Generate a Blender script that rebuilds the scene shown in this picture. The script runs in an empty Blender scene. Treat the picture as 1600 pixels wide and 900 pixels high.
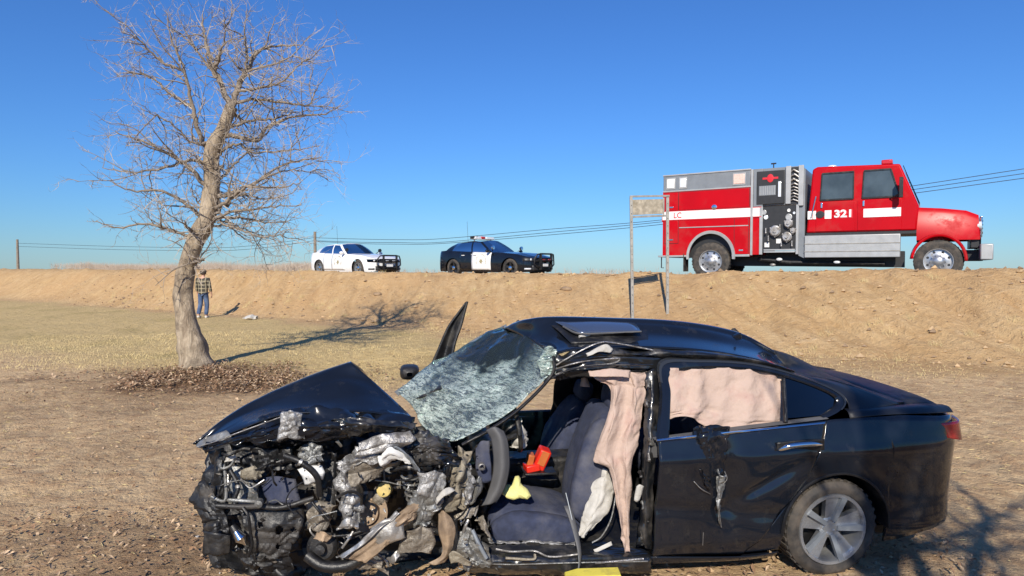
import bpy, bmesh, math, random
import numpy as np
from mathutils import Vector, Matrix, Euler
PI = math.pi
random.seed(7)
sc = bpy.context.scene
col = sc.collection

# ------------------------------------------------------------------ camera, sky, sun, exposure
FPX, CAMZ = 993.0, 2.12
PITCH = math.atan(34.0 / FPX)
cam_d = bpy.data.cameras.new('camera')
cam_d.sensor_width = 36.0
cam_d.lens = 36.0 * FPX / 1600.0
cam_d.clip_start = 0.05
cam_d.clip_end = 9000.0
cam = bpy.data.objects.new('camera', cam_d)
cam.location = (0, 0, CAMZ)
cam.rotation_euler = (PI / 2 - PITCH, 0, 0)
col.objects.link(cam)
sc.camera = cam

SUN_EL, SUN_AZ = math.radians(33.0), math.radians(10.0)      # azimuth: to the left of straight behind the camera
sun_vec = Vector((-math.sin(SUN_AZ) * math.cos(SUN_EL), -math.cos(SUN_AZ) * math.cos(SUN_EL), math.sin(SUN_EL)))
world = bpy.data.worlds.new('World')
sc.world = world
world.use_nodes = True
wn = world.node_tree.nodes
bg = wn['Background']
sky = wn.new('ShaderNodeTexSky')
sky.sky_type = 'NISHITA'
sky.sun_disc = False
sky.sun_elevation = SUN_EL
sky.sun_rotation = PI + SUN_AZ      # measured from +Y
sky.altitude = 0
sky.air_density = 1.3
sky.dust_density = 0.0
sky.ozone_density = 7.0
tint = wn.new('ShaderNodeMix'); tint.data_type = 'RGBA'; tint.blend_type = 'MULTIPLY'; tint.inputs[0].default_value = 1.0
tint.inputs[7].default_value = (0.44, 0.72, 1.12, 1)          # the photograph's saturated blue
world.node_tree.links.new(sky.outputs[0], tint.inputs[6])
world.node_tree.links.new(tint.outputs[2], bg.inputs['Color'])
bg.inputs['Strength'].default_value = 0.097
sun_d = bpy.data.lights.new('sun', 'SUN')
sun_d.energy = 5.0
sun_d.angle = math.radians(0.5)
sun_d.color = (1.0, 0.92, 0.79)
sun = bpy.data.objects.new('sun', sun_d)
sun.rotation_euler = sun_vec.to_track_quat('Z', 'Y').to_euler()
sun.location = sun_vec * 60
col.objects.link(sun)
sc.view_settings.view_transform = 'Standard'
sc.view_settings.look = 'None'
sc.view_settings.exposure = 0.25
sc.view_settings.gamma = 1.0

# ------------------------------------------------------------------ helpers
def ray(px, py):
    a = (px - 800) / FPX; b = (450 - py) / FPX
    return Vector((a, math.cos(PITCH) + b * math.sin(PITCH), -math.sin(PITCH) + b * math.cos(PITCH)))
def at(px, py, Y):
    """the point of the place seen at that spot of the photograph, Y metres in front of the camera"""
    r = ray(px, py)
    return Vector((0, 0, CAMZ)) + r * (Y / r.y)

def V(*a): return Vector(a)

def catmull(pts, n):
    """n samples of a smooth curve through the points (any dimension)"""
    P = np.array([list(p) for p in pts], float)
    if len(P) == 1: return np.repeat(P, n, 0)
    if len(P) == 2:
        t = np.linspace(0, 1, n)[:, None]
        return P[0] * (1 - t) + P[1] * t
    E = np.vstack([2 * P[0] - P[1], P, 2 * P[-1] - P[-2]])
    out = []
    for t in np.linspace(0, len(P) - 1, n):
        i = min(int(t), len(P) - 2); f = t - i
        a, b, c, d = E[i], E[i + 1], E[i + 2], E[i + 3]
        out.append(0.5 * (2 * b + (c - a) * f + (2 * a - 5 * b + 4 * c - d) * f * f + (3 * b - a - 3 * c + d) * f ** 3))
    return np.array(out)

def patch(rows, nu, nv):
    """smooth sheet through rows of control points -> nv rows of nu points"""
    R = [catmull(r, nu) for r in rows]
    out = np.zeros((nv, nu, 3))
    for i in range(nu):
        out[:, i, :] = catmull([r[i] for r in R], nv)
    return out

def hashf(ix, iy, s):
    h = (ix.astype(np.int64) * 374761393 + iy.astype(np.int64) * 668265263 + s * 974634077) & 0x7fffffff
    h = ((h ^ (h >> 13)) * 1274126177) & 0x7fffffff
    return ((h ^ (h >> 16)) & 0xffff) / 65535.0
def vnoise(x, y, s=0):
    x = np.asarray(x, float); y = np.asarray(y, float)
    ix, iy = np.floor(x), np.floor(y); fx, fy = x - ix, y - iy
    fx = fx * fx * (3 - 2 * fx); fy = fy * fy * (3 - 2 * fy)
    a, b = hashf(ix, iy, s), hashf(ix + 1, iy, s); c, d = hashf(ix, iy + 1, s), hashf(ix + 1, iy + 1, s)
    return (a * (1 - fx) + b * fx) * (1 - fy) + (c * (1 - fx) + d * fx) * fy - 0.5
def fbm(x, y, s=0, o=4):
    r = 0; a = 1.0
    for i in range(o):
        r = r + a * vnoise(np.asarray(x) * 2 ** i, np.asarray(y) * 2 ** i, s + i * 17); a *= 0.5
    return r
def sstep(a, b, x):
    t = np.clip((x - a) / (b - a), 0, 1); return t * t * (3 - 2 * t)

class MB:
    """collects shapes and links them as ONE mesh object"""
    def __init__(self): self.v = []; self.f = []; self.m = []; self.mi = 0
    def add(self, vs, fs):
        o = len(self.v)
        self.v += [tuple(p) for p in vs]
        self.f += [tuple(o + i for i in f) for f in fs]
        self.m += [self.mi] * len(fs)
        return self
    def mat(self, i): self.mi = i; return self
    def box(self, c, s, rot=None):
        M = rot if rot is not None else Matrix.Identity(3)
        c = Vector(c); vs = []
        for x in (-.5, .5):
            for y in (-.5, .5):
                for z in (-.5, .5): vs.append(c + M @ Vector((x * s[0], y * s[1], z * s[2])))
        return self.add(vs, [(0, 1, 3, 2), (4, 6, 7, 5), (0, 4, 5, 1), (2, 3, 7, 6), (0, 2, 6, 4), (1, 5, 7, 3)])
    def bar(self, p0, p1, w, h):
        p0, p1 = Vector(p0), Vector(p1); d = p1 - p0
        up = Vector((0, 0, 1)) if abs(d.normalized().z) < .95 else Vector((0, 1, 0))
        y = up.cross(d).normalized(); z = d.cross(y).normalized()
        M = Matrix((d.normalized(), y, z)).transposed()
        return self.box((p0 + p1) / 2, (d.length, w, h), M)
    def tube(self, pts, r, n=8, caps=True):
        P = [Vector(p) for p in pts]; k = len(P)
        R = r if hasattr(r, '__len__') else [r] * k
        vs = []; fs = []; prev = None
        for i in range(k):
            t = (P[min(i + 1, k - 1)] - P[max(i - 1, 0)])
            t = t.normalized() if t.length > 1e-9 else Vector((0, 0, 1))
            if prev is None:
                a = Vector((0, 0, 1)) if abs(t.z) < .9 else Vector((1, 0, 0))
                x = a.cross(t).normalized()
            else:
                x = (prev - t * prev.dot(t)); x = x.normalized() if x.length > 1e-6 else Vector((1, 0, 0))
            prev = x; y = t.cross(x)
            for j in range(n):
                th = 2 * PI * j / n
                vs.append(P[i] + (x * math.cos(th) + y * math.sin(th)) * R[i])
        for i in range(k - 1):
            for j in range(n):
                j2 = (j + 1) % n
                fs.append((i * n + j, i * n + j2, (i + 1) * n + j2, (i + 1) * n + j))
        if caps and n > 2:
            fs.append(tuple(range(n - 1, -1, -1))); fs.append(tuple((k - 1) * n + j for j in range(n)))
        return self.add(vs, fs)
    def cyl(self, p0, p1, r, n=16): return self.tube([p0, p1], r, n)
    def lathe(self, prof, c, axis, n=32):
        """prof: (along axis, radius) pairs"""
        ax = Vector(axis).normalized(); c = Vector(c)
        a = Vector((0, 0, 1)) if abs(ax.z) < .9 else Vector((1, 0, 0))
        x = a.cross(ax).normalized(); y = ax.cross(x); vs = []; fs = []; k = len(prof)
        for (h, r) in prof:
            for j in range(n):
                th = 2 * PI * j / n
                vs.append(c + ax * h + (x * math.cos(th) + y * math.sin(th)) * r)
        for i in range(k - 1):
            for j in range(n):
                j2 = (j + 1) % n
                fs.append((i * n + j, i * n + j2, (i + 1) * n + j2, (i + 1) * n + j))
        return self.add(vs, fs)
    def prism(self, poly, ext):
        """3-D polygon extruded by a vector"""
        P = [Vector(p) for p in poly]; e = Vector(ext); n = len(P)
        fs = [tuple(range(n - 1, -1, -1)), tuple(range(n, 2 * n))]
        fs += [(i, (i + 1) % n, n + (i + 1) % n, n + i) for i in range(n)]
        return self.add(P + [p + e for p in P], fs)
    def grid(self, G, closed=False, mask=None):
        G = np.asarray(G, float); nv, nu = G.shape[:2]
        vs = G.reshape(-1, 3).tolist(); fs = []
        for j in range(nv - 1):
            for i in range(nu - 1 + (1 if closed else 0)):
                i2 = (i + 1) % nu
                if mask is not None and not mask[j][i]: continue
                fs.append((j * nu + i, j * nu + i2, (j + 1) * nu + i2, (j + 1) * nu + i))
        return self.add(vs, fs)
    def ball(self, c, r, n=10, sc_=(1, 1, 1)):
        c = Vector(c); vs = []; fs = []
        m = n // 2 + 1
        for i in range(m + 1):
            ph = PI * i / m
            for j in range(n):
                th = 2 * PI * j / n
                vs.append(c + Vector((math.sin(ph) * math.cos(th) * sc_[0], math.sin(ph) * math.sin(th) * sc_[1], math.cos(ph) * sc_[2])) * r)
        for i in range(m):
            for j in range(n):
                j2 = (j + 1) % n
                fs.append((i * n + j, (i + 1) * n + j, (i + 1) * n + j2, i * n + j2))
        return self.add(vs, fs)
    def build(self, name, mats, parent=None, smooth=38, bevel=0, solid=0, sub=0):
        me = bpy.data.meshes.new(name)
        me.from_pydata(self.v, [], self.f)
        if not isinstance(mats, (list, tuple)): mats = [mats]
        for m in mats: me.materials.append(m)
        if len(mats) > 1:
            me.polygons.foreach_set('material_index', self.m)
        me.update()
        if smooth:
            me.polygons.foreach_set('use_smooth', [True] * len(me.polygons))
            me.set_sharp_from_angle(angle=math.radians(smooth))
        o = bpy.data.objects.new(name, me); col.objects.link(o)
        if parent is not None: o.parent = parent
        if solid:
            md = o.modifiers.new('thick', 'SOLIDIFY'); md.thickness = solid; md.offset = 0
        if bevel:
            md = o.modifiers.new('bev', 'BEVEL'); md.width = bevel; md.segments = 2; md.limit_method = 'ANGLE'; md.angle_limit = math.radians(40)
        if sub:
            md = o.modifiers.new('sub', 'SUBSURF'); md.levels = sub; md.render_levels = sub
        return o

def tag(o, label=None, cat=None, group=None, kind=None):
    if label: o['label'] = label
    if cat: o['category'] = cat
    if group: o['group'] = group
    if kind: o['kind'] = kind
    return o
def empty(name, loc=(0, 0, 0), rz=0.0, mat=None):
    o = bpy.data.objects.new(name, None); col.objects.link(o); o.empty_display_size = .2
    if mat is not None: o.matrix_world = mat
    else: o.location = loc; o.rotation_euler = (0, 0, rz)
    return o
def text_mesh(name, s, size, mat, M, parent=None, depth=0.004, bold=0.0):
    cu = bpy.data.curves.new(name, 'FONT'); cu.body = s; cu.size = size; cu.align_x = 'CENTER'; cu.align_y = 'CENTER'
    cu.extrude = depth; cu.offset = bold; cu.resolution_u = 3
    t = bpy.data.objects.new(name, cu); col.objects.link(t)
    bpy.context.view_layer.update()
    me = bpy.data.meshes.new_from_object(t.evaluated_get(bpy.context.evaluated_depsgraph_get()))
    bpy.data.objects.remove(t); bpy.data.curves.remove(cu)
    me.name = name; me.materials.clear(); me.materials.append(mat); me.transform(M)
    o = bpy.data.objects.new(name, me); col.objects.link(o)
    if parent is not None: o.parent = parent
    return o

# ------------------------------------------------------------------ materials
class N:
    """thin wrapper to write node trees briefly"""
    def __init__(self, name):
        self.m = bpy.data.materials.new(name); self.m.use_nodes = True
        self.t = self.m.node_tree; self.n = self.t.nodes
        self.bsdf = self.n['Principled BSDF']; self.out = self.n['Material Output']
        self.tc = None
    def new(self, ty, **k):
        x = self.n.new(ty)
        for a, b in k.items(): setattr(x, a, b)
        return x
    def link(self, a, b): self.t.links.new(a, b)
    def coord(self):
        if self.tc is None: self.tc = self.new('ShaderNodeTexCoord')
        return self.tc.outputs['Object']
    def noise(self, scale, detail=4, rough=.55, vec=None, dist=0):
        x = self.new('ShaderNodeTexNoise'); x.inputs['Scale'].default_value = scale; x.inputs['Detail'].default_value = detail
        x.inputs['Roughness'].default_value = rough; x.inputs['Distortion'].default_value = dist
        self.link(vec if vec is not None else self.coord(), x.inputs['Vector']); return x.outputs['Fac']
    def ramp(self, fac, stops):
        x = self.new('ShaderNodeValToRGB'); e = x.color_ramp.elements
        while len(e) < len(stops): e.new(.5)
        for i, (p, c) in enumerate(stops):
            e[i].position = p; e[i].color = (c[0], c[1], c[2], 1) if hasattr(c, '__len__') else (c, c, c, 1)
        self.link(fac, x.inputs[0]); return x.outputs[0]
    def mix(self, f, a, b, blend='MIX'):
        x = self.new('ShaderNodeMix', data_type='RGBA', blend_type=blend)
        for s, val in ((x.inputs[0], f), (x.inputs[6], a), (x.inputs[7], b)):
            if hasattr(val, 'is_linked') or hasattr(val, 'links'): self.link(val, s)
            elif hasattr(val, '__len__'): s.default_value = (val[0], val[1], val[2], 1)
            else: s.default_value = val
        return x.outputs[2]
    def math(self, op, a, b=0.0, c=None):
        x = self.new('ShaderNodeMath', operation=op)
        for i, val in enumerate((a, b, c)):
            if val is None: continue
            if hasattr(val, 'links'): self.link(val, x.inputs[i])
            else: x.inputs[i].default_value = val
        return x.outputs[0]
    def bump(self, h, strength, dist=.02):
        x = self.new('ShaderNodeBump'); x.inputs['Strength'].default_value = strength; x.inputs['Distance'].default_value = dist
        self.link(h, x.inputs['Height']); self.link(x.outputs[0], self.bsdf.inputs['Normal']); return x
    def set(self, **k):
        for a, b in k.items():
            s = self.bsdf.inputs[a.replace('_', ' ')]
            if hasattr(b, 'links'): self.link(b, s)
            elif hasattr(b, '__len__') and len(b) == 3: s.default_value = (b[0], b[1], b[2], 1)
            else: s.default_value = b
        return self

def pm(name, c, rough=.5, metal=0.0, var=.18, vs=6.0, bump=0.0, bs=40.0, coat=0.0, dirt=None, da=.4, ds=3.0, bd=.01, spec=None):
    """painted / plastic / cloth surface with colour variation, optional dirt patches and fine relief"""
    n = N(name)
    f = n.noise(vs)
    a = tuple(x * (1 - var) for x in c); b = tuple(min(1, x * (1 + var)) for x in c)
    cc = n.ramp(f, [(.3, a), (.7, b)])
    rg = rough
    if dirt is not None:
        d = n.ramp(n.noise(ds, 6, .65), [(max(0, .62 - da * .5), 0.0), (min(1, .82 - da * .4), 1.0)])
        cc = n.mix(n.math('MULTIPLY', d, .85), cc, dirt)
        rg = n.math('ADD', n.math('MULTIPLY', d, max(0.0, .8 - rough)), rough)
    n.set(Base_Color=cc, Roughness=rg, Metallic=metal)
    if spec is not None: n.set(Specular_IOR_Level=spec)
    if coat: n.set(Coat_Weight=coat, Coat_Roughness=.06)
    if bump: n.bump(n.noise(bs, 5, .6), bump, bd)
    return n.m
def glass(name, tint, alpha, rough=.02):
    """window pane: see-through tint plus mirror reflection"""
    n = N(name)
    tr = n.new('ShaderNodeBsdfTransparent'); tr.inputs[0].default_value = (*tint, 1)
    df = n.new('ShaderNodeBsdfDiffuse'); df.inputs[0].default_value = (tint[0] * .05, tint[1] * .05, tint[2] * .05, 1)
    m0 = n.new('ShaderNodeMixShader'); m0.inputs[0].default_value = alpha
    n.link(tr.outputs[0], m0.inputs[1]); n.link(df.outputs[0], m0.inputs[2])
    gl = n.new('ShaderNodeBsdfGlossy'); gl.inputs['Roughness'].default_value = rough
    fr = n.new('ShaderNodeFresnel'); fr.inputs[0].default_value = 1.5
    m1 = n.new('ShaderNodeMixShader')
    n.link(fr.outputs[0], m1.inputs[0]); n.link(m0.outputs[0], m1.inputs[1]); n.link(gl.outputs[0], m1.inputs[2])
    n.link(m1.outputs[0], n.out.inputs[0]); return n.m

DIRT = (.23, .16, .10)
MT = {}
MT['paint_black'] = pm('black car paint', (.007, .009, .014), .22, 0, .2, 3, 0, 40, .85, (.035, .032, .028), .05, 6.5, .01, .15)
MT['paint_worn'] = pm('scuffed black paint', (.010, .011, .013), .28, 0, .3, 5, .35, 14, .6, (.085, .075, .065), .22, 5.0)
MT['black_plastic'] = pm('black plastic', (.010, .010, .011), .42, 0, .3, 12, .3, 60, 0, (.05, .045, .038), .22, 6)
MT['dark_plastic'] = pm('dusty dark plastic', (.015, .015, .016), .45, 0, .35, 12, .4, 40, 0, (.07, .06, .05), .28, 7)
MT['rubber'] = pm('tyre rubber', (.024, .023, .022), .75, 0, .25, 14, .3, 60, 0, (.11, .09, .07), .42, 5)
MT['bare_metal'] = pm('torn bare metal', (.42, .41, .40), .38, .85, .35, 9, .6, 26, 0, (.10, .09, .08), .45, 10, .02)
MT['alloy'] = pm('dull cast alloy', (.50, .49, .47), .42, .8, .25, 10, .3, 50, 0, (.12, .10, .08), .35, 8)
MT['muddy_metal'] = pm('muddy bent steel', (.32, .285, .235), .48, .45, .35, 9, .8, 30, 0, (.12, .095, .07), .36, 8, .02)
MT['rust_steel'] = pm('rusty tan steel', (.36, .26, .17), .7, .2, .35, 7, .5, 30, 0, (.14, .10, .07), .40, 9)
MT['grey_plastic'] = pm('grey interior trim', (.085, .085, .088), .6, 0, .12, 8, .25, 120)
MT['navy_cloth'] = pm('navy seat cloth', (.030, .038, .075), .9, 0, .25, 20, .5, 220, 0, (.11, .11, .13), .30, 3.5)
MT['chrome'] = pm('chrome trim', (.78, .78, .78), .12, 1.0, .05, 3)
MT['bright_alloy'] = pm('machined wheel face', (.50, .51, .52), .33, .75, .12, 9, 0, 40, 0, (.10, .09, .08), .22, 8)
MT['white_paint'] = pm('white car paint', (.80, .80, .79), .3, 0, .03, 2, 0, 40, .8)
MT['white_plastic'] = pm('white plastic', (.72, .72, .70), .45, 0, .08, 8)
MT['car_glass'] = glass('tinted car glass', (.10, .13, .15), .55)
MT['ws_glass'] = glass('clear windscreen glass', (.55, .68, .70), .12)
MT['dark_glass'] = glass('privacy glass', (.03, .035, .04), .8)
MT['lamp_white'] = pm('clear lamp lens', (.75, .77, .78), .12, .2, .1, 20, 0, 40, .6)
MT['lamp_red'] = pm('red lamp lens', (.50, .02, .02), .2, 0, .1, 20, 0, 40, .6)
MT['red_paint'] = pm('fire engine red paint', (.44, .0, .005), .34, 0, .10, 1.2, 0, 40, .0, (.36, .02, .02), .22, 1.3, .01, .25)
MT['silver'] = pm('brushed aluminium', (.40, .41, .41), .45, .35, .10, 4, .1, 80)
MT['grey_metal'] = pm('grey painted metal', (.21, .23, .25), .45, .25, .10, 4, .05, 60)
MT['black_panel'] = pm('black pump panel', (.022, .023, .025), .45, 0, .2, 10)
MT['white_stripe'] = pm('white reflective stripe', (.80, .78, .77), .4, 0, .06, 6)
MT['red_print'] = pm('red lettering', (.58, .02, .03), .4, 0, .05, 6)
MT['grey_print'] = pm('faded grey print', (.30, .30, .27), .5, 0, .1, 6)
MT['gold_print'] = pm('dull gold print', (.33, .29, .17), .5, 0, .15, 20)
MT['galv'] = pm('weathered galvanised steel', (.30, .29, .265), .6, .3, .2, 8, .2, 60)
# ------------------------------------------------------------------ the lie of the land
FWD = Vector((.84, -.543, 0)).normalized()          # the road runs this way (towards the right, nearing the camera)
NRM = Vector((-FWD.y, FWD.x, 0))                    # across the road, away from the camera
P_FOOT, P_CREST = 14.6, 19.4
CREST_S = [-200, -31, -15, -11, -7, -5, -2, 6, 200]; CREST_H = [1.95, 1.95, 1.87, 1.86, 1.90, 1.96, 2.02, 2.10, 2.3]
def road_drop(s): return np.interp(s, [-60, -19, -14, -8, -5.5, 10], [.24, .24, .15, .22, .31, .33])
def ground_h(x, y):
    x = np.asarray(x, float); y = np.asarray(y, float)
    p = x * NRM.x + y * NRM.y; s = x * FWD.x + y * FWD.y
    hc = np.interp(s, CREST_S, CREST_H)
    P_CR = P_CREST - 1.2 * sstep(-16, -20, s)
    base = .02 + .25 * sstep(7, 15, p)
    base = base + .26 * np.exp(-((x + 1.9) / 2.6) ** 2 - ((y - 13.6) / 1.3) ** 2)           # low swell in the lawn
    base = base + .10 * np.exp(-((x + 6.0) / 1.4) ** 2 - ((y - 12.2) / 1.1) ** 2)           # earth heaped round the tree foot
    base = base + .06 * fbm(x * .35, y * .35, 3, 3) + .035 * fbm(x * 1.3, y * 1.3, 9, 4) * np.exp(-np.clip(p - 12, 0, 99) ** 2)
    pf = P_FOOT + .55 * fbm(s * .35, s * 0 + 2.2, 21, 3); pc = P_CR + .5 * fbm(s * .45, s * 0 + 5.1, 22, 4)
    t = np.clip((p - pf) / (pc - pf), 0, 1)
    shape = .72 * t + .28 * t * t * (3 - 2 * t)
    on = np.exp(-((t - .5) / .42) ** 4)
    rel = .20 * fbm(s * .9 + p * .55, p * .28, 31, 4) + .075 * fbm(s * 3.1 + p * 1.9, p * .8, 35, 4) - .10 * np.maximum(0, .22 - np.abs(fbm(s * .8 + p * .7, p * .22, 37, 3))) / .22
    z = base + (hc - base) * shape + rel * on
    z = z + .10 * fbm(s * 1.9, p * 1.4, 41, 4) * sstep(.75, 1, t) * (1 - sstep(P_CR + .8, P_CR + 1.2, p))
    road = hc - road_drop(s)
    z = np.where(p > pc, z + (road - z) * sstep(P_CR + .3, P_CR + 1.2, p), z)
    z = z - np.clip(p - 29.0, 0, 8) * .10 - np.clip(p - 37, 0, None) * .0125
    return z
def gz(x, y): return float(ground_h(x, y))
def road_z(x, y):
    s = x * FWD.x + y * FWD.y
    return float(np.interp(s, CREST_S, CREST_H) - road_drop(s)) + .004

def axis(lo, hi, c0, c1, step, grow):
    """coordinates from lo to hi, fine between c0 and c1, coarser outwards"""
    a = list(np.arange(c0, c1, step)); d = step; x = a[-1]
    while x < hi: d = min(d * (1 + grow), 200); x += d; a.append(x)
    d = step; x = c0; b = []
    while x > lo: d = min(d * (1 + grow), 200); x -= d; b.append(x)
    return np.array(b[::-1] + a)
gx = axis(-3500, 3500, -16, 14, .085, .045); gy = axis(-600, 4500, 3.0, 27, .085, .045)
GX, GY = np.meshgrid(gx, gy)
GZ = ground_h(GX, GY)
gme = bpy.data.meshes.new('ground')
nv, nu = GX.shape
idx = np.arange(nv * nu).reshape(nv, nu)
quads = np.stack([idx[:-1, :-1], idx[:-1, 1:], idx[1:, 1:], idx[1:, :-1]], -1).reshape(-1, 4)
gme.vertices.add(nv * nu); gme.vertices.foreach_set('co', np.stack([GX, GY, GZ], -1).reshape(-1))
gme.loops.add(quads.size); gme.loops.foreach_set('vertex_index', quads.reshape(-1))
gme.polygons.add(len(quads)); gme.polygons.foreach_set('loop_start', np.arange(0, quads.size, 4)); gme.polygons.foreach_set('loop_total', np.full(len(quads), 4))
gme.polygons.foreach_set('use_smooth', np.ones(len(quads), bool))
gme.update(calc_edges=True)
PP = GX * NRM.x + GY * NRM.y; SS = GX * FWD.x + GY * FWD.y
m_bank = sstep(P_FOOT - 1.1, P_FOOT + .5, PP + 1.1 * fbm(GX * .6, GY * .6, 51, 4) + .8 * sstep(-22, -14, SS))
m_grass = sstep(10.2, 12.4, GY + 1.2 * fbm(GX * .5, GY * .5, 55, 4) + np.where(GX < -4.6, (-4.6 - GX) * -.6, 0)) * (1 - m_bank)
m_litter_and_dark = np.maximum(np.exp(-((GX + 5.9) / 2.4) ** 2 - ((GY - 11.2) / 1.5) ** 2) * 1.25, .8 * sstep(5.6, 4.6, GY) * sstep(-.6, -1.4, GX))
m_litter_and_dark = np.maximum(m_litter_and_dark, 1.2 * sstep(3.0, 1.5, GY))  # dark ground out of view, added to darken the reflections in the door
m_litter_and_dark = np.clip(np.maximum(m_litter_and_dark - .10 + .9 * fbm(GX * 1.1, GY * 1.1, 57, 4) * (GY < 13), 0), 0, 1) * (1 - m_bank)
for nm, arr in (('bank', m_bank), ('grass', m_grass), ('litter', m_litter_and_dark)):
    at_ = gme.attributes.new(nm, 'FLOAT', 'POINT'); at_.data.foreach_set('value', arr.reshape(-1).astype(np.float32))
g = N('dry earth, grass and leaf litter')
def attr(n, name): x = n.new('ShaderNodeAttribute', attribute_name=name); return x.outputs['Fac']
n1, n2, n3 = g.noise(.55, 5, .6), g.noise(5.0, 6, .65), g.noise(34, 5, .7)
earth = g.mix(n1, (.60, .42, .225), (.69, .51, .30))
earth = g.mix(g.ramp(n2, [(.38, 0), (.66, 1)]), earth, (.45, .29, .16))
bank = g.mix(g.ramp(n1, [(.35, 0), (.65, 1)]), (.53, .35, .17), (.60, .42, .22))
mp = g.new('ShaderNodeMapping'); g.link(g.coord(), mp.inputs[0]); mp.inputs['Rotation'].default_value = (0, 0, .57 + .35); mp.inputs['Scale'].default_value = (2.6, .55, 1.0)
streak = g.noise(1.6, 6, .7, mp.outputs[0])
bank = g.mix(g.ramp(streak, [(.40, 0), (.66, .85)]), bank, (.42, .26, .12))
bank = g.mix(g.ramp(g.noise(.22, 5, .7), [(.40, .55), (.60, 0)]), bank, (.49, .31, .155))
bank = g.mix(g.ramp(n2, [(.55, 0), (.75, .6)]), bank, (.64, .48, .29))
grass = g.mix(g.ramp(n2, [(.3, 0), (.7, 1)]), (.50, .36, .165), (.60, .45, .22))
grass = g.mix(g.ramp(n1, [(.50, 0), (.66, .55)]), grass, (.37, .285, .115))
litter = g.mix(g.ramp(g.noise(16, 6, .75), [(.36, 0), (.64, 1)]), (.075, .045, .028), (.30, .185, .105))
c = g.mix(attr(g, 'grass'), earth, grass)
c = g.mix(g.math('MULTIPLY', attr(g, 'litter'), .92), c, litter)
c = g.mix(attr(g, 'bank'), c, bank)
c = g.mix(g.ramp(n3, [(.24, .28), (.40, 0)]), c, (.12, .08, .05))
g.set(Base_Color=c, Roughness=.95, Specular_IOR_Level=.15)
hh = g.math('ADD', g.math('MULTIPLY', n2, 1.0), g.math('MULTIPLY', n3, .35))
g.bump(hh, 1.0, .09)
gme.materials.append(g.m)
go = bpy.data.objects.new('ground', gme); col.objects.link(go); tag(go, kind='structure')

# the road on top of the bank
rb = MB(); rows = []
for s in np.concatenate([np.arange(-160, -30, 4), np.arange(-30, 12, .5), np.arange(12, 120, 4)]):
    r = []
    for p in np.linspace(20.9, 28.4, 7):
        q = FWD * s + NRM * p
        r.append((q.x, q.y, road_z(q.x, q.y)))
    rows.append(r)
rb.grid(rows)
MT['asphalt'] = pm('worn asphalt', (.06, .06, .06), .9, 0, .25, 3, .5, 120)
tag(rb.build('road', MT['asphalt']), kind='structure')
# ------------------------------------------------------------------ wheels
def make_wheel(parent, name, c, side, r, w, rim_r, spokes, mats, hub_r=.07, deep=.03, flat=False):
    """wheel standing in the x-z plane; side +1 / -1 is the way its face looks along y"""
    tyre_m, rim_m, dark_m = mats
    wroot = MB()
    c = Vector(c); ax = Vector((0, side, 0))
    h = w / 2
    t = MB().lathe([(-h, rim_r), (-h, r * .90), (-h * .8, r * .985), (-h * .4, r), (h * .4, r), (h * .8, r * .985), (h, r * .91), (h * 1.03, (r + rim_r) / 2), (h * .95, rim_r + .012), (h * .8, rim_r)], c, ax, 40)
    for k in range(36 if r > .3 else 24):                          # tread blocks
        a = 2 * PI * k / 36
        d = Vector((math.cos(a), 0, math.sin(a)))
        M = Matrix((d.cross(ax), ax, d)).transposed()
        t.box(c + d * (r + .001), (r * .07, w * .78, .010), M)
    wheel = t.build(name, tyre_m, parent, 40)
    wheel.name = name
    m = MB().lathe([(h * .86, rim_r + .006), (h * .98, rim_r + .002), (h * .96, rim_r - .018), (h * .35, rim_r - .035), (-h * .6, rim_r - .04)], c, ax, 40)
    face = h * .82
    if flat:                                                       # steel disc with hand holes and studs
        m.lathe([(face - deep, rim_r - .03), (face - deep, rim_r * .62), (face - deep * .4, rim_r * .45), (face + .02, rim_r * .34), (face + .05, rim_r * .2), (face + .05, 0.0001)], c, ax, 32)
        for k in range(spokes):
            a = 2 * PI * k / spokes; d = Vector((math.cos(a), 0, math.sin(a)))
            m.cyl(c + d * rim_r * .5 + ax * (face - .01), c + d * rim_r * .5 + ax * (face + .035), .016, 6)
    else:
        for k in range(spokes):
            a = 2 * PI * k / spokes + .3; d = Vector((math.cos(a), 0, math.sin(a))); e = Vector((-d.z, 0, d.x))
            p0 = c + d * hub_r * .6 + ax * (face - deep); p1 = c + d * (rim_r - .02) + ax * (face - .008)
            w0, w1 = hub_r * .42, rim_r * .20
            q = [p0 - e * w0, p0 + e * w0, p1 + e * w1, p1 - e * w1]
            m.prism([v - ax * .035 for v in q], ax * .04)
        m.lathe([(face - deep - .03, hub_r), (face - deep + .006, hub_r), (face - deep + .012, hub_r * .8), (face - deep + .012, .0001)], c, ax, 20)
        for k in range(5):
            a = 2 * PI * k / 5; d = Vector((math.cos(a), 0, math.sin(a)))
            m.cyl(c + d * hub_r * .62 + ax * (face - deep), c + d * hub_r * .62 + ax * (face - deep + .018), .009, 6)
    m.build('rim', rim_m, wheel, 35)
    b = MB().lathe([(-h * .2, rim_r - .045), (-h * .2, .02), (h * .3, .02)], c, ax, 24)
    if flat:
        for k in range(8):
            a = 2 * PI * (k + .5) / 8; d = Vector((math.cos(a), 0, math.sin(a)))
            b.cyl(c + d * rim_r * .76 + ax * (face - deep - .01), c + d * rim_r * .76 + ax * (face - deep + .003), rim_r * .10, 12)
    b.build('brake_disc', dark_m, wheel, 35)
    return wheel

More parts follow.
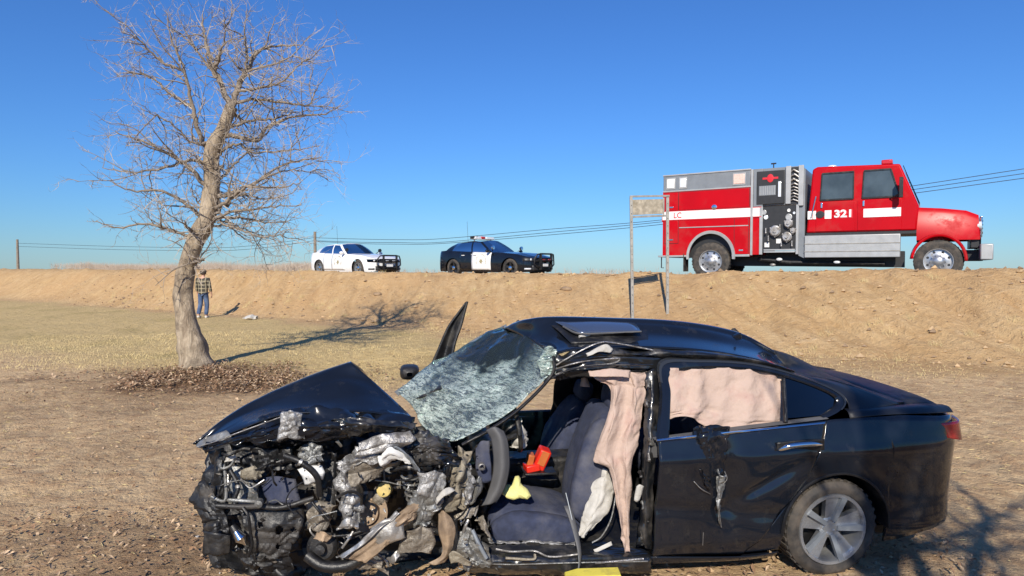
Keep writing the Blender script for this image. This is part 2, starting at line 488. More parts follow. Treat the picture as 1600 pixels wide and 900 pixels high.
# ------------------------------------------------------------------ patrol cars
SED = dict(L0=-1.10, L1=3.98, W=.95, wb=3.05, r=.36)
def sed_belt(u): return np.interp(u, [-1.2, -1.0, -.4, .6, 1.8, 2.6, 3.3, 3.75, 4.0], [.98, 1.06, 1.075, 1.03, .985, .955, .90, .80, .70])
def sed_bot(u):
    b = np.interp(u, [-1.2, -.9, -.5, 3.5, 3.85, 4.0], [.36, .27, .20, .19, .22, .28])
    for c in (0, SED['wb']):
        d = .425 ** 2 - (u - c) ** 2
        b = np.where(d > 0, np.maximum(b, .335 + np.sqrt(np.maximum(d, 0))), b)
    return b
def sed_plan(u):
    uc, hl = (SED['L0'] + SED['L1']) / 2, (SED['L1'] - SED['L0']) / 2
    x = np.clip(np.abs(u - uc) / hl, 0, 1)
    return (1 - x ** 11) ** (1 / 3.0)
def sed_hw(u, w):
    t = np.clip((w - .2) / (sed_belt(u) - .2), 0, 1)
    f = np.interp(t, [0, .12, .45, .7, .9, 1], [.93, .975, 1.0, .985, .95, .89])
    return SED['W'] * f * sed_plan(u)
def sed_front_u(v, w):
    us = np.linspace(3.2, SED['L1'], 300)
    k = np.where(sed_hw(us, w) >= abs(v))[0]
    return us[k[-1]] if len(k) else 3.2
RING = [  # half ring from windscreen centre to backlight centre: base, roof, kind of the piece that follows
    ((2.36, 0, .985), (1.42, 0, 1.475), 'ws'), ((2.22, .45, .98), (1.38, .33, 1.465), 'ws'), ((2.02, .73, .96), (1.30, .53, 1.43), 'pil'),
    ((1.93, .80, .97), (1.20, .58, 1.415), 'win'), ((1.06, .85, .99), (.92, .61, 1.44), 'pil'), ((.98, .85, .995), (.84, .61, 1.44), 'win'),
    ((.10, .84, 1.03), (.20, .58, 1.40), 'win'), ((-.16, .80, 1.05), (-.02, .53, 1.37), 'pil'), ((-.62, .70, 1.075), (-.22, .46, 1.36), 'bk'),
    ((-.86, .36, 1.085), (-.36, .28, 1.40), 'bk'), ((-.90, 0, 1.09), (-.40, 0, 1.41), None)]
def make_patrol(label, body_m, door_m, white):
    root = empty('patrol_car')
    tag(root, label, 'police car', 'patrol cars parked on the road along the bank')
    us = np.unique(np.concatenate([np.linspace(SED['L0'], -.6, 16), np.linspace(-.6, .6, 34), np.linspace(.6, 2.45, 12), np.linspace(2.45, 3.65, 34), np.linspace(3.65, SED['L1'], 16), [-.425, .425, 2.625, 3.475]]))
    b = MB()
    for sd in (1, -1):
        G = []
        for t in np.linspace(0, 1, 12):
            w = sed_bot(us) + (sed_belt(us) - sed_bot(us)) * t
            G.append(np.stack([us, sd * sed_hw(us, w), w], -1))
        b.grid(G if sd < 0 else [g_[::-1] for g_ in G])
        # wheel-arch lips
    for lo, hi in ((2.10, SED['L1']), (SED['L0'], -.60)):
        uu = us[(us >= lo - .05) & (us <= hi)]
        G = []
        for q in np.linspace(-1, 1, 15):
            wb_ = sed_belt(uu); hw = sed_hw(uu, wb_)
            G.append(np.stack([uu, q * hw, wb_ + .045 * (1 - q * q) * np.interp(uu, [-1.1, -.9, 3.4, 4], [.3, 1, 1, .3]) + .012 * np.exp(-((abs(q) - .55) / .12) ** 2)], -1))
        b.grid(G)
    # pillars and roof
    ring = [(np.array(a), np.array(c), k) for a, c, k in RING]
    def side(sd):
        gl = {'win': [], 'ws': [], 'bk': []}
        for i in range(len(ring) - 1):
            (a0, c0, k), (a1, c1, _) = ring[i], ring[i + 1]
            def pt(f, t):
                a = a0 * (1 - f) + a1 * f; c = c0 * (1 - f) + c1 * f
                p = a * (1 - t) + c * t
                p = p + np.array([0, .035, .0]) * math.sin(PI * t) * (1 if abs(p[1]) > .3 else 0) + np.array([0, 0, .02]) * math.sin(PI * t)
                return (p[0], p[1] * sd, p[2])
            F = np.linspace(0, 1, 5)
            if k == 'pil':
                b.grid([[pt(f, t) for f in F] for t in np.linspace(0, 1, 6)])
            else:
                t0, t1 = (.03, .90) if k == 'win' else (.02, .97)
                b.grid([[pt(f, t) for f in F] for t in (0, t0)]); b.grid([[pt(f, t) for f in F] for t in np.linspace(t1, 1, 3)])
                gl[k].append([[pt(f, t) for f in F] for t in np.linspace(t0, t1, 6)])
        return gl
    gl = [side(1), side(-1)]
    G = []
    for q in np.linspace(0, 1, 6):
        rr = []
        for i in range(len(ring)):
            c = ring[i][1]; rr.append((c[0] * (1 - q) + .55 * q if False else c[0], c[1] * (1 - q), c[2] + .02 * (1 - (1 - q) ** 2) * (1 if 0 < i < len(ring) - 1 else 0)))
        G.append(rr)
    b.grid(G); b.grid([[(x, -y, z) for x, y, z in r] for r in G])
    body = b.build('body', body_m, root, 42)
    # dark underbody and cabin floor
    ub = MB().box((1.45, 0, .40), (4.7, 1.5, .36)).box((.75, 0, .88), (2.6, 1.5, .16))
    ub.build('underbody', MT['black_plastic'], root)
    for gs in gl:
        for i, p in enumerate(gs['win']): MB().grid(p).build('side_window', MT['car_glass'], root, 60)
    wsm = MB(); bkm = MB()
    for gs in gl:
        for p in gs['ws']: wsm.grid(p)
        for p in gs['bk']: bkm.grid(p)
    wsm.build('windscreen', MT['ws_glass'], root, 60); bkm.build('rear_window', MT['car_glass'], root, 60)
    # doors (proud skins) with handles
    for sd in (-1, 1):
        for lo, hi in ((1.08, 2.10), (.42, 1.06)):
            uu = np.linspace(lo, hi, 10); G = []
            for t in np.linspace(0.02, .985, 10):
                w = .27 + (sed_belt(uu) - .27) * t
                G.append(np.stack([uu, sd * (sed_hw(uu, w) + .008), w], -1))
            dm = door_m if lo > 1 else body_m
            d = MB().grid(G).build('door', dm, root, 42, solid=.012)
            hu = lo + .12; hw_ = float(sed_hw(hu, .86)) + .012
            MB().box((hu + .05, sd * hw_, .87), (.17, .03, .028)).build('door_handle', door_m if white or lo < 1 else MT['black_plastic'], d, bevel=.008)
            if lo > 1:
                em = MB()                                           # star in a ring of lettering
                cu, cw = 1.60, .63
                def P(a, r, off=.017):
                    u, w = cu + r * math.cos(a) * -sd, cw + r * math.sin(a)
                    return Vector((u, sd * (float(sed_hw(u, w)) + off), w))
                pts = [P(PI / 2 + k * PI / 7, .125 if k % 2 == 0 else .06) for k in range(14)]
                em.prism(pts, (0, sd * .003, 0))
                em.build('star_emblem', MT['gold_print'], d, 0)
                for nm, word, a0, a1, rr in (('arched_lettering', 'CALIFORNIA HIGHWAY PATROL', PI * 1.12, -PI * .12, .255),):
                    grp = MB(); n = len(word)
                    me_ = None; objs = []
                    for k, ch in enumerate(word):
                        if ch == ' ': continue
                        a = a0 + (a1 - a0) * k / (n - 1)
                        c_ = P(a, rr)
                        ex = Vector((math.sin(a) * -sd, 0, -math.cos(a))); ey = Vector((math.cos(a) * -sd, 0, math.sin(a)))
                        if sd > 0: pass
                        M = Matrix.Identity(4)
                        for r_ in range(3): M[r_][0] = ex[r_]; M[r_][1] = ey[r_]; M[r_][2] = (0, sd, 0)[r_]; M[r_][3] = c_[r_]
                        tm = text_mesh('letter', ch, .085, MT['gold_print'], M, None, .001)
                        vs = [tuple(v.co) for v in tm.data.vertices]; fs = [tuple(p.vertices) for p in tm.data.polygons]
                        grp.add(vs, fs); dm_ = tm.data; bpy.data.objects.remove(tm); bpy.data.meshes.remove(dm_)
                    grp.build(nm, MT['gold_print'], d, 0)
    # wheels
    for u in (0, SED['wb']):
        for sd in (1, -1):
            make_wheel(root, 'wheel', (u, sd * .80, SED['r']), sd, SED['r'], .23, .235, 5, (MT['rubber'], MT['grey_metal'] if white else MT['black_panel'], MT['black_panel']), .09, .05)
            MB().lathe([(.02, .085), (.035, .06), (.04, .0001)], (u, sd * (.80 + .075), SED['r']), (0, sd, 0), 16).build('hub_cap', MT['chrome'], root)
    # face of the car
    def fpt(v, w, off=.01): return (sed_front_u(v, w) + off, v, w)
    gr = MB(); gr.grid([[fpt(v, w, .012) for v in np.linspace(-.50, .50, 13)] for w in np.linspace(.60, .76, 5)]); gr.build('grille', MT['black_panel'], root, 60, solid=.02)
    lg = MB(); lg.grid([[fpt(v, w, .012) for v in np.linspace(-.62, .62, 15)] for w in np.linspace(.27, .46, 5)]); lg.build('lower_grille', MT['black_panel'], root, 60, solid=.02)
    for sd in (1, -1):
        hl = MB(); hl.grid([[fpt(sd * v, w, .014) for v in np.linspace(.50, .86, 9)] for w in np.linspace(.615, .74, 4)])
        h_ = hl.build('headlight', MT['dark_glass'] if white else MT['black_panel'], root, 60, solid=.02)
        MB().ball(fpt(sd * .66, .68, .02), .05, 12, (.5, 1, .9)).build('lens', MT['lamp_white'], h_)
        fl = MB(); fl.grid([[fpt(sd * v, w, .014) for v in np.linspace(.66, .84, 5)] for w in np.linspace(.30, .36, 3)])
        fl.build('fog_lamp', MT['black_panel'] if white else MT['lamp_white'], root, 60, solid=.02)
        tl = MB(); us_t = []
        tl.grid([[(SED['L0'] + .05 + .5 * (1 - k), sd * (float(sed_hw(SED['L0'] + .06 + .35 * (1 - k), w)) + .008), w) for k in np.linspace(.55, 1, 5)] for w in (.78, .90)])
        tl.build('tail_light', MT['lamp_red'], root, 60, solid=.02)
        mr = MB().ball((2.02, sd * 1.03, 1.03), .1, 12, (.75, 1.1, .72)); mr.bar((2.02, sd * .84, .99), (2.02, sd * .98, 1.01), .05, .04)
        mr.build('mirror', body_m, root, 60)
        sp = MB().bar((2.04, sd * .76, 1.02), (2.14, sd * .86, 1.12), .03, .03).lathe([(-.06, .04), (-.02, .075), (.05, .078), (.055, .0001)], (2.16, sd * .88, 1.16), (1, 0, .1), 16)
        sp.build('spotlight', MT['chrome'] if not white else MT['black_panel'], root, 45)
    pb = MB(); x0 = SED['L1'] + .12
    for sd in (1, -1):
        pb.bar((x0, sd * .34, .30), (x0, sd * .34, .92), .10, .05)
        pb.tube([(x0 + .0, sd * .34, .90), (x0 - .02, sd * .50, .88), (x0 - .08, sd * .60, .74), (x0 - .08, sd * .62, .50), (x0, sd * .36, .38)], .028, 8)
        pb.bar((x0 - .25, sd * .34, .40), (x0, sd * .34, .40), .05, .08)
    pb.tube([(x0, -.36, .90), (x0, .36, .90)], .034, 8); pb.bar((x0, -.34, .66), (x0, .34, .66), .16, .04); pb.bar((x0, -.34, .40), (x0, .34, .40), .06, .05)
    pbo = pb.build('push_bar', MT['black_plastic'], root, 40, bevel=.006)
    for v in (-.17, .17): MB().box((x0 + .03, v, .66), (.04, .15, .07)).build('warning_lamp', MT['lamp_white'] if white else MT['lamp_red'], pbo, bevel=.008)
    MB().box((x0 - .02, 0, .46), (.012, .33, .16)).build('number_plate', MT['white_plastic'], root, bevel=.004)
    # seats and rack inside
    for u in (1.25, .25):
        for v in (-.38, .38): MB().box((u, v, 1.06), (.16, .46, .42)).box((u - .04, v, 1.31), (.10, .26, .16)).build('seat_back', MT['black_plastic'], root, bevel=.03)
    MB().tube([(-.2, .2, 1.42), (-.26, .2, 2.35)], .006, 5).build('antenna', MT['black_plastic'], root)
    if not white:
        lb = MB().box((.82, 0, 1.56), (.30, 1.22, .04)); lb.box((.82, .35, 1.60), (.26, .44, .09)); lb.box((.82, -.35, 1.60), (.26, .44, .09))
        for sd in (-1, 1): lb.bar((.82, sd * .5, 1.46), (.82, sd * .5, 1.55), .06, .04)
        lo = lb.build('light_bar', MT['lamp_white'], root, bevel=.015)
        MB().box((.84, -.12, 1.605), (.28, .22, .095)).build('red_lamp', MT['lamp_red'], lo, bevel=.01)
        MB().box((.80, -.57, 1.60), (.2, .12, .10)).box((.70, -.30, 1.63), (.16, .14, .10)).build('siren_housing', MT['black_plastic'], lo, bevel=.01)
    return root
def place_vehicle(root, x, y, ang):
    root.location = (x, y, road_z(x, y)); root.rotation_euler = (0, 0, ang)
roadang = math.atan2(FWD.y, FWD.x)
pc1 = make_patrol('all white patrol car with a black push bar, parked on the bank', MT['white_paint'], MT['white_paint'], True)
pc2 = make_patrol('black and white patrol car with a roof light bar and white front door', MT['paint_black'], MT['white_paint'], False)
# origin of each car is its rear axle
place_vehicle(pc1, -8.25, 29.9, math.radians(-42))
place_vehicle(pc2, -1.85, 26.95, roadang - .12)
# ------------------------------------------------------------------ fire engine (x forwards, its right side y = -1.22 faces the camera)
fe = empty('fire_engine')
tag(fe, 'red fire engine with white stripe and grey top standing on the bank', 'fire engine')
YS = -1.22
b = MB()
def slab(x0, x1, z0, z1, y0=-1.22, y1=1.22): return ((x0 + x1) / 2, (y0 + y1) / 2, (z0 + z1) / 2), (x1 - x0, y1 - y0, z1 - z0)
# rear body with the wheel arch cut out of its side
xs = np.linspace(-1.70, 1.30, 61)
def arch(x):
    d = .74 ** 2 - x * x
    return np.where(d > 0, np.maximum(.60, .60 + np.sqrt(np.maximum(d, 0))), .60)
for y in (YS, -YS):
    G = [np.stack([xs, np.full_like(xs, y), arch(xs) + (2.86 - arch(xs)) * t], -1) for t in np.linspace(0, 1, 4)]
    b.grid(G)
b.grid([[(-1.70, y, z) for y in (-1.22, 1.22)] for z in (.6, 2.86)]); b.grid([[(1.30, y, z) for y in (-1.22, 1.22)] for z in (.6, 2.86)])
b.grid([[(x, y, 2.86) for y in (-1.22, 1.22)] for x in (-1.70, 1.30)])
body = b.build('rear_body', MT['red_paint'], fe, 30)
# inner wheel housing
MB().box((0, 0, 1.05), (1.7, 2.0, .9)).box((2.6, 0, .55), (6.2, 1.0, .5)).build('chassis', MT['black_panel'], fe)
top = MB().box(*slab(-1.70, 1.30, 2.862, 3.28, -1.20, 1.20)); topo = top.build('upper_body', MT['grey_metal'], fe, bevel=.02)
MB().box(*slab(-1.71, 1.31, 2.835, 2.875, -1.235, -1.19)).build('upper_trim', MT['silver'], fe, bevel=.006)
MB().box(*slab(-1.71, 1.31, 3.262, 3.30, -1.225, -1.16)).build('roof_rail', MT['silver'], fe, bevel=.006)
for x, w, m in ((-1.42, .27, 'white_plastic'), (-.98, .22, 'lamp_white'), (.93, .36, 'lamp_pink')):
    if m == 'lamp_pink': MT[m] = pm('pale amber lamp lens', (.72, .50, .42), .2, 0, .12, 20, 0, 40, .5)
    lb = MB().box((x, -1.21, 3.06), (w, .05, .24)).build('scene_light', MT[m], fe, bevel=.015)
    MB().box((x, -1.205, 3.06), (w + .06, .03, .30)).build('bezel', MT['silver'], lb, bevel=.008)
# white stripe, compartment doors, trims
st = MB().box(*slab(-1.71, 1.66, 1.84, 2.10, -1.232, -1.20)).build('stripe', MT['white_stripe'], fe, bevel=.003)
for z in (1.825, 2.115): MB().box(*slab(-1.71, 1.66, z - .012, z + .012, -1.236, -1.20)).build('stripe_edging', MT['red_print'], fe)
# seams of the compartment doors: each door is a proud panel
doorp = [(-1.62, -1.14, 2.14, 2.80), (-1.12, 1.27, 2.14, 2.80), (-1.62, -1.14, 1.05, 1.80), (.80, 1.25, .68, 1.80)]
for (x0, x1, z0, z1) in doorp:
    MB().box(*slab(x0 - .014, x1 + .014, z0 - .014, z1 + .014, -1.224, -1.21)).build('door_seal', MT['black_panel'], fe)
    d = MB().box(*slab(x0, x1, z0, z1, -1.236, -1.215)).build('compartment_door', MT['red_paint'], fe, bevel=.006)
    if x1 - x0 > 1 and z0 > 2: MB().lathe([(0, .09), (.02, .09), (.03, .05), (.03, .0001)], ((x0 + x1) / 2 + .05, -1.236, 2.19), (0, -1, 0), 16).build('door_latch', MT['chrome'], d)
    else: MB().box(((x0 + x1) / 2, -1.24, z0 + .12), (.14, .02, .05)).build('door_latch', MT['chrome'], d, bevel=.004)
MB().box(*slab(-1.1, 1.25, 1.545, 1.575, -1.24, -1.21)).build('rub_rail', MT['silver'], fe, bevel=.004)
fa = MB()
aa = np.linspace(-.10, PI + .10, 36)
fa.grid([[(r * math.cos(a), y, .60 + r * math.sin(a)) for a in aa] for (r, y) in ((.74, -1.20), (.74, -1.27), (.82, -1.28), (.84, -1.235))])
fa.build('wheel_arch_trim', MT['silver'], fe, 50)
MB().box(*slab(-1.86, -.80, .60, .66, -1.25, 1.2)).build('rear_step', MT['silver'], fe, bevel=.01)
MB().box(*slab(.72, 1.30, .60, .67, -1.25, -1.1)).build('side_sill', MT['silver'], fe, bevel=.01)
MB().tube([(-1.78, -1.1, .6), (-1.78, -1.1, .22), (-1.70, -1.1, .22)], .02, 6).build('tow_hook', MT['black_panel'], fe)
MB().box((-.92, -1.0, .40), (.02, .55, .62)).build('mud_flap', MT['rubber'], fe)
for sd in (-1, 1):
    make_wheel(fe, 'wheel', (0, sd * 1.06, .65), sd, .65, .32, .39, 10, (MT['rubber'], MT['bright_alloy'], MT['black_panel']), .1, .05, True)
tl = MB().box((-1.73, -1.08, 1.9), (.05, .2, .24)).build('tail_light', MT['lamp_red'], fe, bevel=.01)
# the letters at the tail end of the stripe
def mside(x, z, y=-1.236):
    return Matrix(((1, 0, 0, x), (0, 0, -1, y), (0, 1, 0, z), (0, 0, 0, 1)))
text_mesh('lettering', 'LC', .25, MT['red_print'], mside(-1.16, 1.965), fe, .002, .004)
# pump bay
MB().box(*slab(1.302, 1.66, .66, 3.26, -1.20, 1.20)).build('pump_bay_frame', MT['red_paint'], fe)
MB().box(*slab(1.315, 1.39, .64, 3.27, -1.245, -1.19)).build('bay_pillar', MT['silver'], fe, bevel=.006)
MB().box(*slab(1.70, 2.86, 2.16, 3.27, -1.17, 1.17)).build('upper_pump_housing', MT['grey_metal'], fe)
MB().box(*slab(1.40, 1.70, 2.13, 3.27, -1.235, -1.17)).build('grey_end_panel', MT['grey_metal'], fe, bevel=.005)
bl = MB().box(*slab(1.50, 2.36, 2.20, 3.20, -1.25, -1.16)).build('control_cabinet', MT['black_panel'], fe, bevel=.012)
MB().box(*slab(1.58, 2.10, 2.50, 2.84, -1.262, -1.24)).build('louvre_panel', MT['grey_metal'], bl, bevel=.004)
for k in range(9): MB().box((1.62 + k * .056, -1.268, 2.67), (.018, .012, .30)).build('louvre', MT['silver'], bl)
MB().box((2.22, -1.26, 2.68), (.09, .03, .50)).build('gauge_glass', MT['lamp_white'], bl, bevel=.006)
eb = MB().lathe([(0, .10), (.012, .10), (.016, .07), (.016, .0001)], (1.93, -1.25, 3.02), (0, -1, 0), 20)
for a in (0, PI): eb.box((1.93 + .16 * math.cos(a), -1.256, 3.02), (.16, .01, .05))
eb.build('red_emblem', MT['red_print'], bl)
# ladder-like hose rack
rk = MB().box(*slab(2.40, 2.55, 2.18, 3.28, -1.25, -1.15)).box(*slab(2.78, 2.93, 2.10, 3.28, -1.25, -1.15))
rk.build('rack_upright', MT['silver'], fe, bevel=.006)
MB().box(*slab(2.55, 2.78, 2.18, 3.25, -1.19, -1.15)).build('rack_back', MT['black_panel'], fe)
for k in range(9):
    MB().tube([(2.55, -1.22, 2.28 + k * .108), (2.63 + .03 * (k % 2), -1.25, 2.32 + k * .108), (2.78, -1.22, 2.25 + k * .108)], .022, 6).build('hose_roller', MT['alloy'], fe)
# pump panel with gauges, outlets and valves
pp = MB().box(*slab(1.70, 2.74, .78, 2.13, -1.19, -1.12)).build('pump_panel', MT['black_panel'], fe)
MB().box(*slab(1.60, 1.70, .66, 2.13, -1.235, -1.15)).build('panel_edge', MT['silver'], fe, bevel=.006)
MB().box(*slab(2.72, 2.80, .66, 2.14, -1.24, -1.15)).build('panel_edge', MT['silver'], fe, bevel=.006)
for (x, z, r, m) in ((1.74, 1.95, .075, 'silver'), (1.80, 1.80, .07, 'lamp_white'), (2.50, 1.78, .10, 'silver'), (2.66, 1.90, .04, 'lamp_white'), (2.50, 1.98, .05, 'white_plastic')):
    gobj = MB().lathe([(0, r), (.03, r), (.035, r * .82), (.02, r * .78), (.02, .0001)], (x, -1.19, z), (0, -1, 0), 20).build('gauge', MT[m], pp, 35)
for (x, z, r) in ((2.10, 1.36, .17), (2.50, 1.58, .13), (2.46, 1.18, .15), (2.64, 1.36, .09)):
    o_ = MB().lathe([(0, r), (.10, r), (.12, r * .8), (.16, r * .78), (.16, r * .3), (.20, r * .28), (.20, .0001)], (x, -1.19, z), (0, -1, 0), 20)
    for k in range(3):
        a = 2 * PI * k / 3 + .5; o_.ball((x + r * math.cos(a), -1.28, z + r * math.sin(a)), .028, 6)
    o_.build('hose_outlet', MT['alloy'], pp, 35)
for (x, z) in ((1.90, 1.22), (2.25, 1.55), (2.30, 1.05), (2.62, 1.05), (1.82, 1.45)):
    MB().tube([(x, -1.19, z), (x, -1.30, z), (x, -1.31, z - .12)], .018, 6).ball((x, -1.31, z - .14), .03, 8).build('valve_handle', MT['alloy'], pp)
for (x, z) in ((1.84, .95), (2.20, 1.06)): MB().box((x, -1.2, z), (.15, .02, .14)).build('instruction_plate', MT['white_plastic'], pp, bevel=.004)
for z in (.74, .80): MB().box(*slab(1.75, 2.70, z - .025, z + .018, -1.26, -1.1)).build('panel_step', MT['silver'], pp, bevel=.004)
MT['cab_glass'] = pm('cab side glass', (.055, .075, .09), .12, 0, .35, 1.5)  # opaque blue-grey colour stands in for sky reflected in the panes
# crew cab
XC = 3.02
cb = MB()
def cabz(x): return np.interp(x, [2.9, 6.1], [3.24, 3.20])
prof = [(XC, 1.30), (6.0, 1.30), (6.05, 2.10), (5.55, 3.18), (XC + .30, 3.26), (XC + .16, 3.20)]
cb.prism([(x, -1.19, z) for x, z in prof], (0, 2.38, 0))
cab = cb.build('cab', MT['red_paint'], fe, 30, bevel=.05)
fr = MB().box(*slab(2.80, 2.97, .62, 3.24, -1.16, 1.16)).build('cab_rear_frame', MT['grey_metal'], fe)
for (x0, x1) in ((3.30, 4.40), (4.46, 5.62)):
    d = MB(); d.box(*slab(x0, x1, 1.34, 2.30, -1.205, -1.185)); dd = d.build('cab_door', MT['red_paint'], fe, bevel=.008)
    q = [(x0 + .12, 2.36), (x1 - .06, 2.36), (x1 - .06 if x1 < 5 else x1 - .30, 3.06), (x0 + .16, 3.06)]
    MB().prism([(x, -1.205, z) for x, z in q], (0, .012, 0)).build('window', MT['cab_glass'], dd)
    f_ = MB()
    for i in range(4):
        a, c_ = q[i], q[(i + 1) % 4]; f_.bar((a[0], -1.212, a[1]), (c_[0], -1.212, c_[1]), .03, .04)
    f_.build('window_frame', MT['black_plastic'], dd)
    MB().box((x0 + .16, -1.225, 2.22), (.05, .03, .14)).build('door_handle', MT['chrome'], dd, bevel=.006)
MB().tube([(3.17, -1.25, 1.85), (3.22, -1.27, 2.10), (3.30, -1.26, 2.46)], .022, 8).build('grab_rail', MT['chrome'], fe)
for (x0, x1) in ((3.06, 3.20), (3.22, 3.30), (3.55, 3.74), (4.62, 5.6)): MB().box(*slab(x0, x1, 1.78, 2.08, -1.216, -1.185)).build('cab_stripe', MT['white_stripe'], fe)
MB().lathe([(0, .13), (.01, .13), (.012, .09), (.012, .0001)], (3.42, -1.215, 1.94), (0, -1, 0), 20).build('cab_emblem', MT['black_panel'], fe)
text_mesh('unit_number', '321', .36, MT['white_stripe'], mside(4.08, 1.93, -1.222), fe, .003, .012)
text_mesh('unit_number_outline', '321', .36, MT['red_print'], mside(4.10, 1.915, -1.212), fe, .001, .03)  # red print showing as an outline round the white number
stp = MB().box(*slab(2.98, 5.60, .64, 1.22, -1.24, -.8)).build('step_box', MT['silver'], fe, bevel=.02)
for z in (.80, 1.00): MB().box(*slab(2.98, 5.60, z - .012, z + .012, -1.252, -1.2)).build('step_tread', MT['galv'], stp, bevel=.003)
MB().box(*slab(3.02, 6.0, 1.22, 1.305, -1.14, 1.14)).build('cab_base', MT['black_panel'], fe)
# bonnet, front wing and wheel, bumper
hd = MB(); G = []
for x, w, zt in ((6.0, 1.02, 2.12), (6.6, .98, 2.06), (7.2, .90, 1.96), (7.5, .84, 1.80), (7.56, .80, 1.1)):
    G.append([(x, -w, 1.05), (x, -w, zt - .22), (x, -w + .12, zt - .04), (x, 0, zt), (x, w - .12, zt - .04), (x, w, zt - .22), (x, w, 1.05)])
hd.grid(G); hd.build('bonnet', MT['red_paint'], fe, 40)
MB().box((7.58, 0, 1.42), (.06, 1.1, .62)).build('grille', MT['chrome'], fe, bevel=.02)
MB().box((7.68, 0, .74), (.30, 2.4, .40)).build('front_bumper', MT['silver'], fe, bevel=.03)
MB().box((7.2, 0, .66), (.9, 1.0, .3)).box((7.45, 0, 1.0), (.25, 1.5, .3)).build('bumper_bracket', MT['black_panel'], fe, bevel=.02)
for zz in (1.22, 1.34, 1.46, 1.58): MB().box((7.615, 0, zz), (.02, 1.0, .05)).build('grille_bar', MT['black_panel'], fe)
wg = MB(); aa = np.linspace(-.05, PI * .98, 24)
wg.grid([[(6.55 + r * math.cos(a), y, .54 + r * .95 * math.sin(a)) for a in aa] for (r, y) in ((.66, -.80), (.70, -1.1), (.68, -1.24), (.62, -1.25))])
wg.build('front_wing', MT['red_paint'], fe, 50, solid=.02)
for sd in (-1, 1):
    make_wheel(fe, 'wheel', (6.55, sd * 1.04, .62), sd, .62, .30, .37, 10, (MT['rubber'], MT['bright_alloy'], MT['black_panel']), .1, .05, True)
    MB().lathe([(-.05, .13), (.05, .14), (.07, .0001)], (7.52, sd * .72, 1.42), (1, 0, 0), 18).build('headlight', MT['lamp_white'], fe)
MB().prism([(5.62, -1.05, 3.14), (5.62, 1.05, 3.14), (6.06, 1.08, 2.16), (6.06, -1.08, 2.16)], (.015, 0, .01)).build('windscreen', MT['dark_glass'], fe)
for k in range(5): MB().ball((3.7 + .0 * k, -.9 + .45 * k, 3.27), .09, 10, (1.6, .8, .6)).build('roof_lamp', MT['lamp_white'], fe)
MB().box((5.2, 0, 3.30), (.3, 1.7, .14)).build('light_bar', MT['lamp_red'], fe, bevel=.03)
MB().tube([(1.98, -1.0, 3.26), (1.98, -1.0, 3.42)], .02, 6).tube([(1.90, -1.0, 3.42), (2.06, -1.0, 3.42)], .025, 6).build('deck_bracket', MT['black_panel'], fe)
MB().tube([(5.3, -1.2, 2.3), (5.55, -1.5, 2.4)], .02, 6).box((5.6, -1.55, 2.55), (.1, .2, .5)).build('mirror', MT['black_plastic'], fe, bevel=.01)
for (x, z, m) in ((2.2, .50, 'lamp_white'), (3.9, .48, 'lamp_white'), (2.0, .32, 'alloy')): MB().ball((x, -1.05, z), .07, 10, (1.4, .6, .8)).build('underside_fitting', MT[m], fe)
MB().tube([(1.5, -.9, .52), (2.5, -.95, .40), (3.6, -.9, .46), (5.2, -.9, .42)], .07, 8).build('exhaust_pipe', MT['black_plastic'], fe)
# set every piece above the wheels at the height it has on its chassis
def lift(x, z):
    if x < 2.96: return np.interp(z, [.0, .2, .6, 1.56, 1.84, 2.10, 2.86, 3.28, 3.5], [.20, .40, .80, 1.84, 2.13, 2.42, 3.14, 3.71, 3.95])
    return np.interp(z, [.0, .2, .64, 1.22, 1.3, 1.78, 2.08, 3.24, 3.5], [.20, .35, .75, 1.45, 1.54, 1.97, 2.23, 3.60, 3.86])
def lift_tree(o):
    if o.name.startswith('wheel') and 'arch' not in o.name: return
    if o.type == 'MESH':
        for v in o.data.vertices: v.co.z = float(lift(v.co.x, v.co.z))
    for ch in o.children: lift_tree(ch)
for ch in list(fe.children): lift_tree(ch)
fx, fy = at(1110, 404, 22.0).x, 22.0
FEA = roadang + .005
# rear axle below the visible wheel: the wheel face is 1.2 m to the right of the centre line
fe.rotation_euler = (0, 0, FEA)
off = Matrix.Rotation(FEA, 3, 'Z') @ Vector((0, -1.2, 0))
fe.location = (fx - off.x, fy - off.y, road_z(fx, fy))
# ------------------------------------------------------------------ the wrecked sedan (x forwards = left in the picture, y towards the camera)
ROLL = math.radians(-3)
WM = (Matrix.Translation((2.044, 5.169, .02)) @ Matrix.Rotation(math.radians(189), 4, 'Z') @ Matrix.Translation((0, .9, 0))
      @ Matrix.Rotation(ROLL, 4, 'X') @ Matrix.Translation((0, -.9, 0)))
WI = WM.inverted()
car = empty('wrecked_sedan', mat=WM)
tag(car, 'wrecked black sedan with crushed front, torn off driver door and shattered windscreen', 'car')
_co = WI @ Vector((0, 0, CAMZ)); _ri = WI.to_3x3()
def L(px, py, v):
    """point of the car seen at that spot of the photograph, v metres to the left of the car's centre line"""
    r = _ri @ ray(px, py); t = (v - _co.y) / r.y
    return _co + r * t
def Ls(rows): return [[L(*q) for q in r] for r in rows]

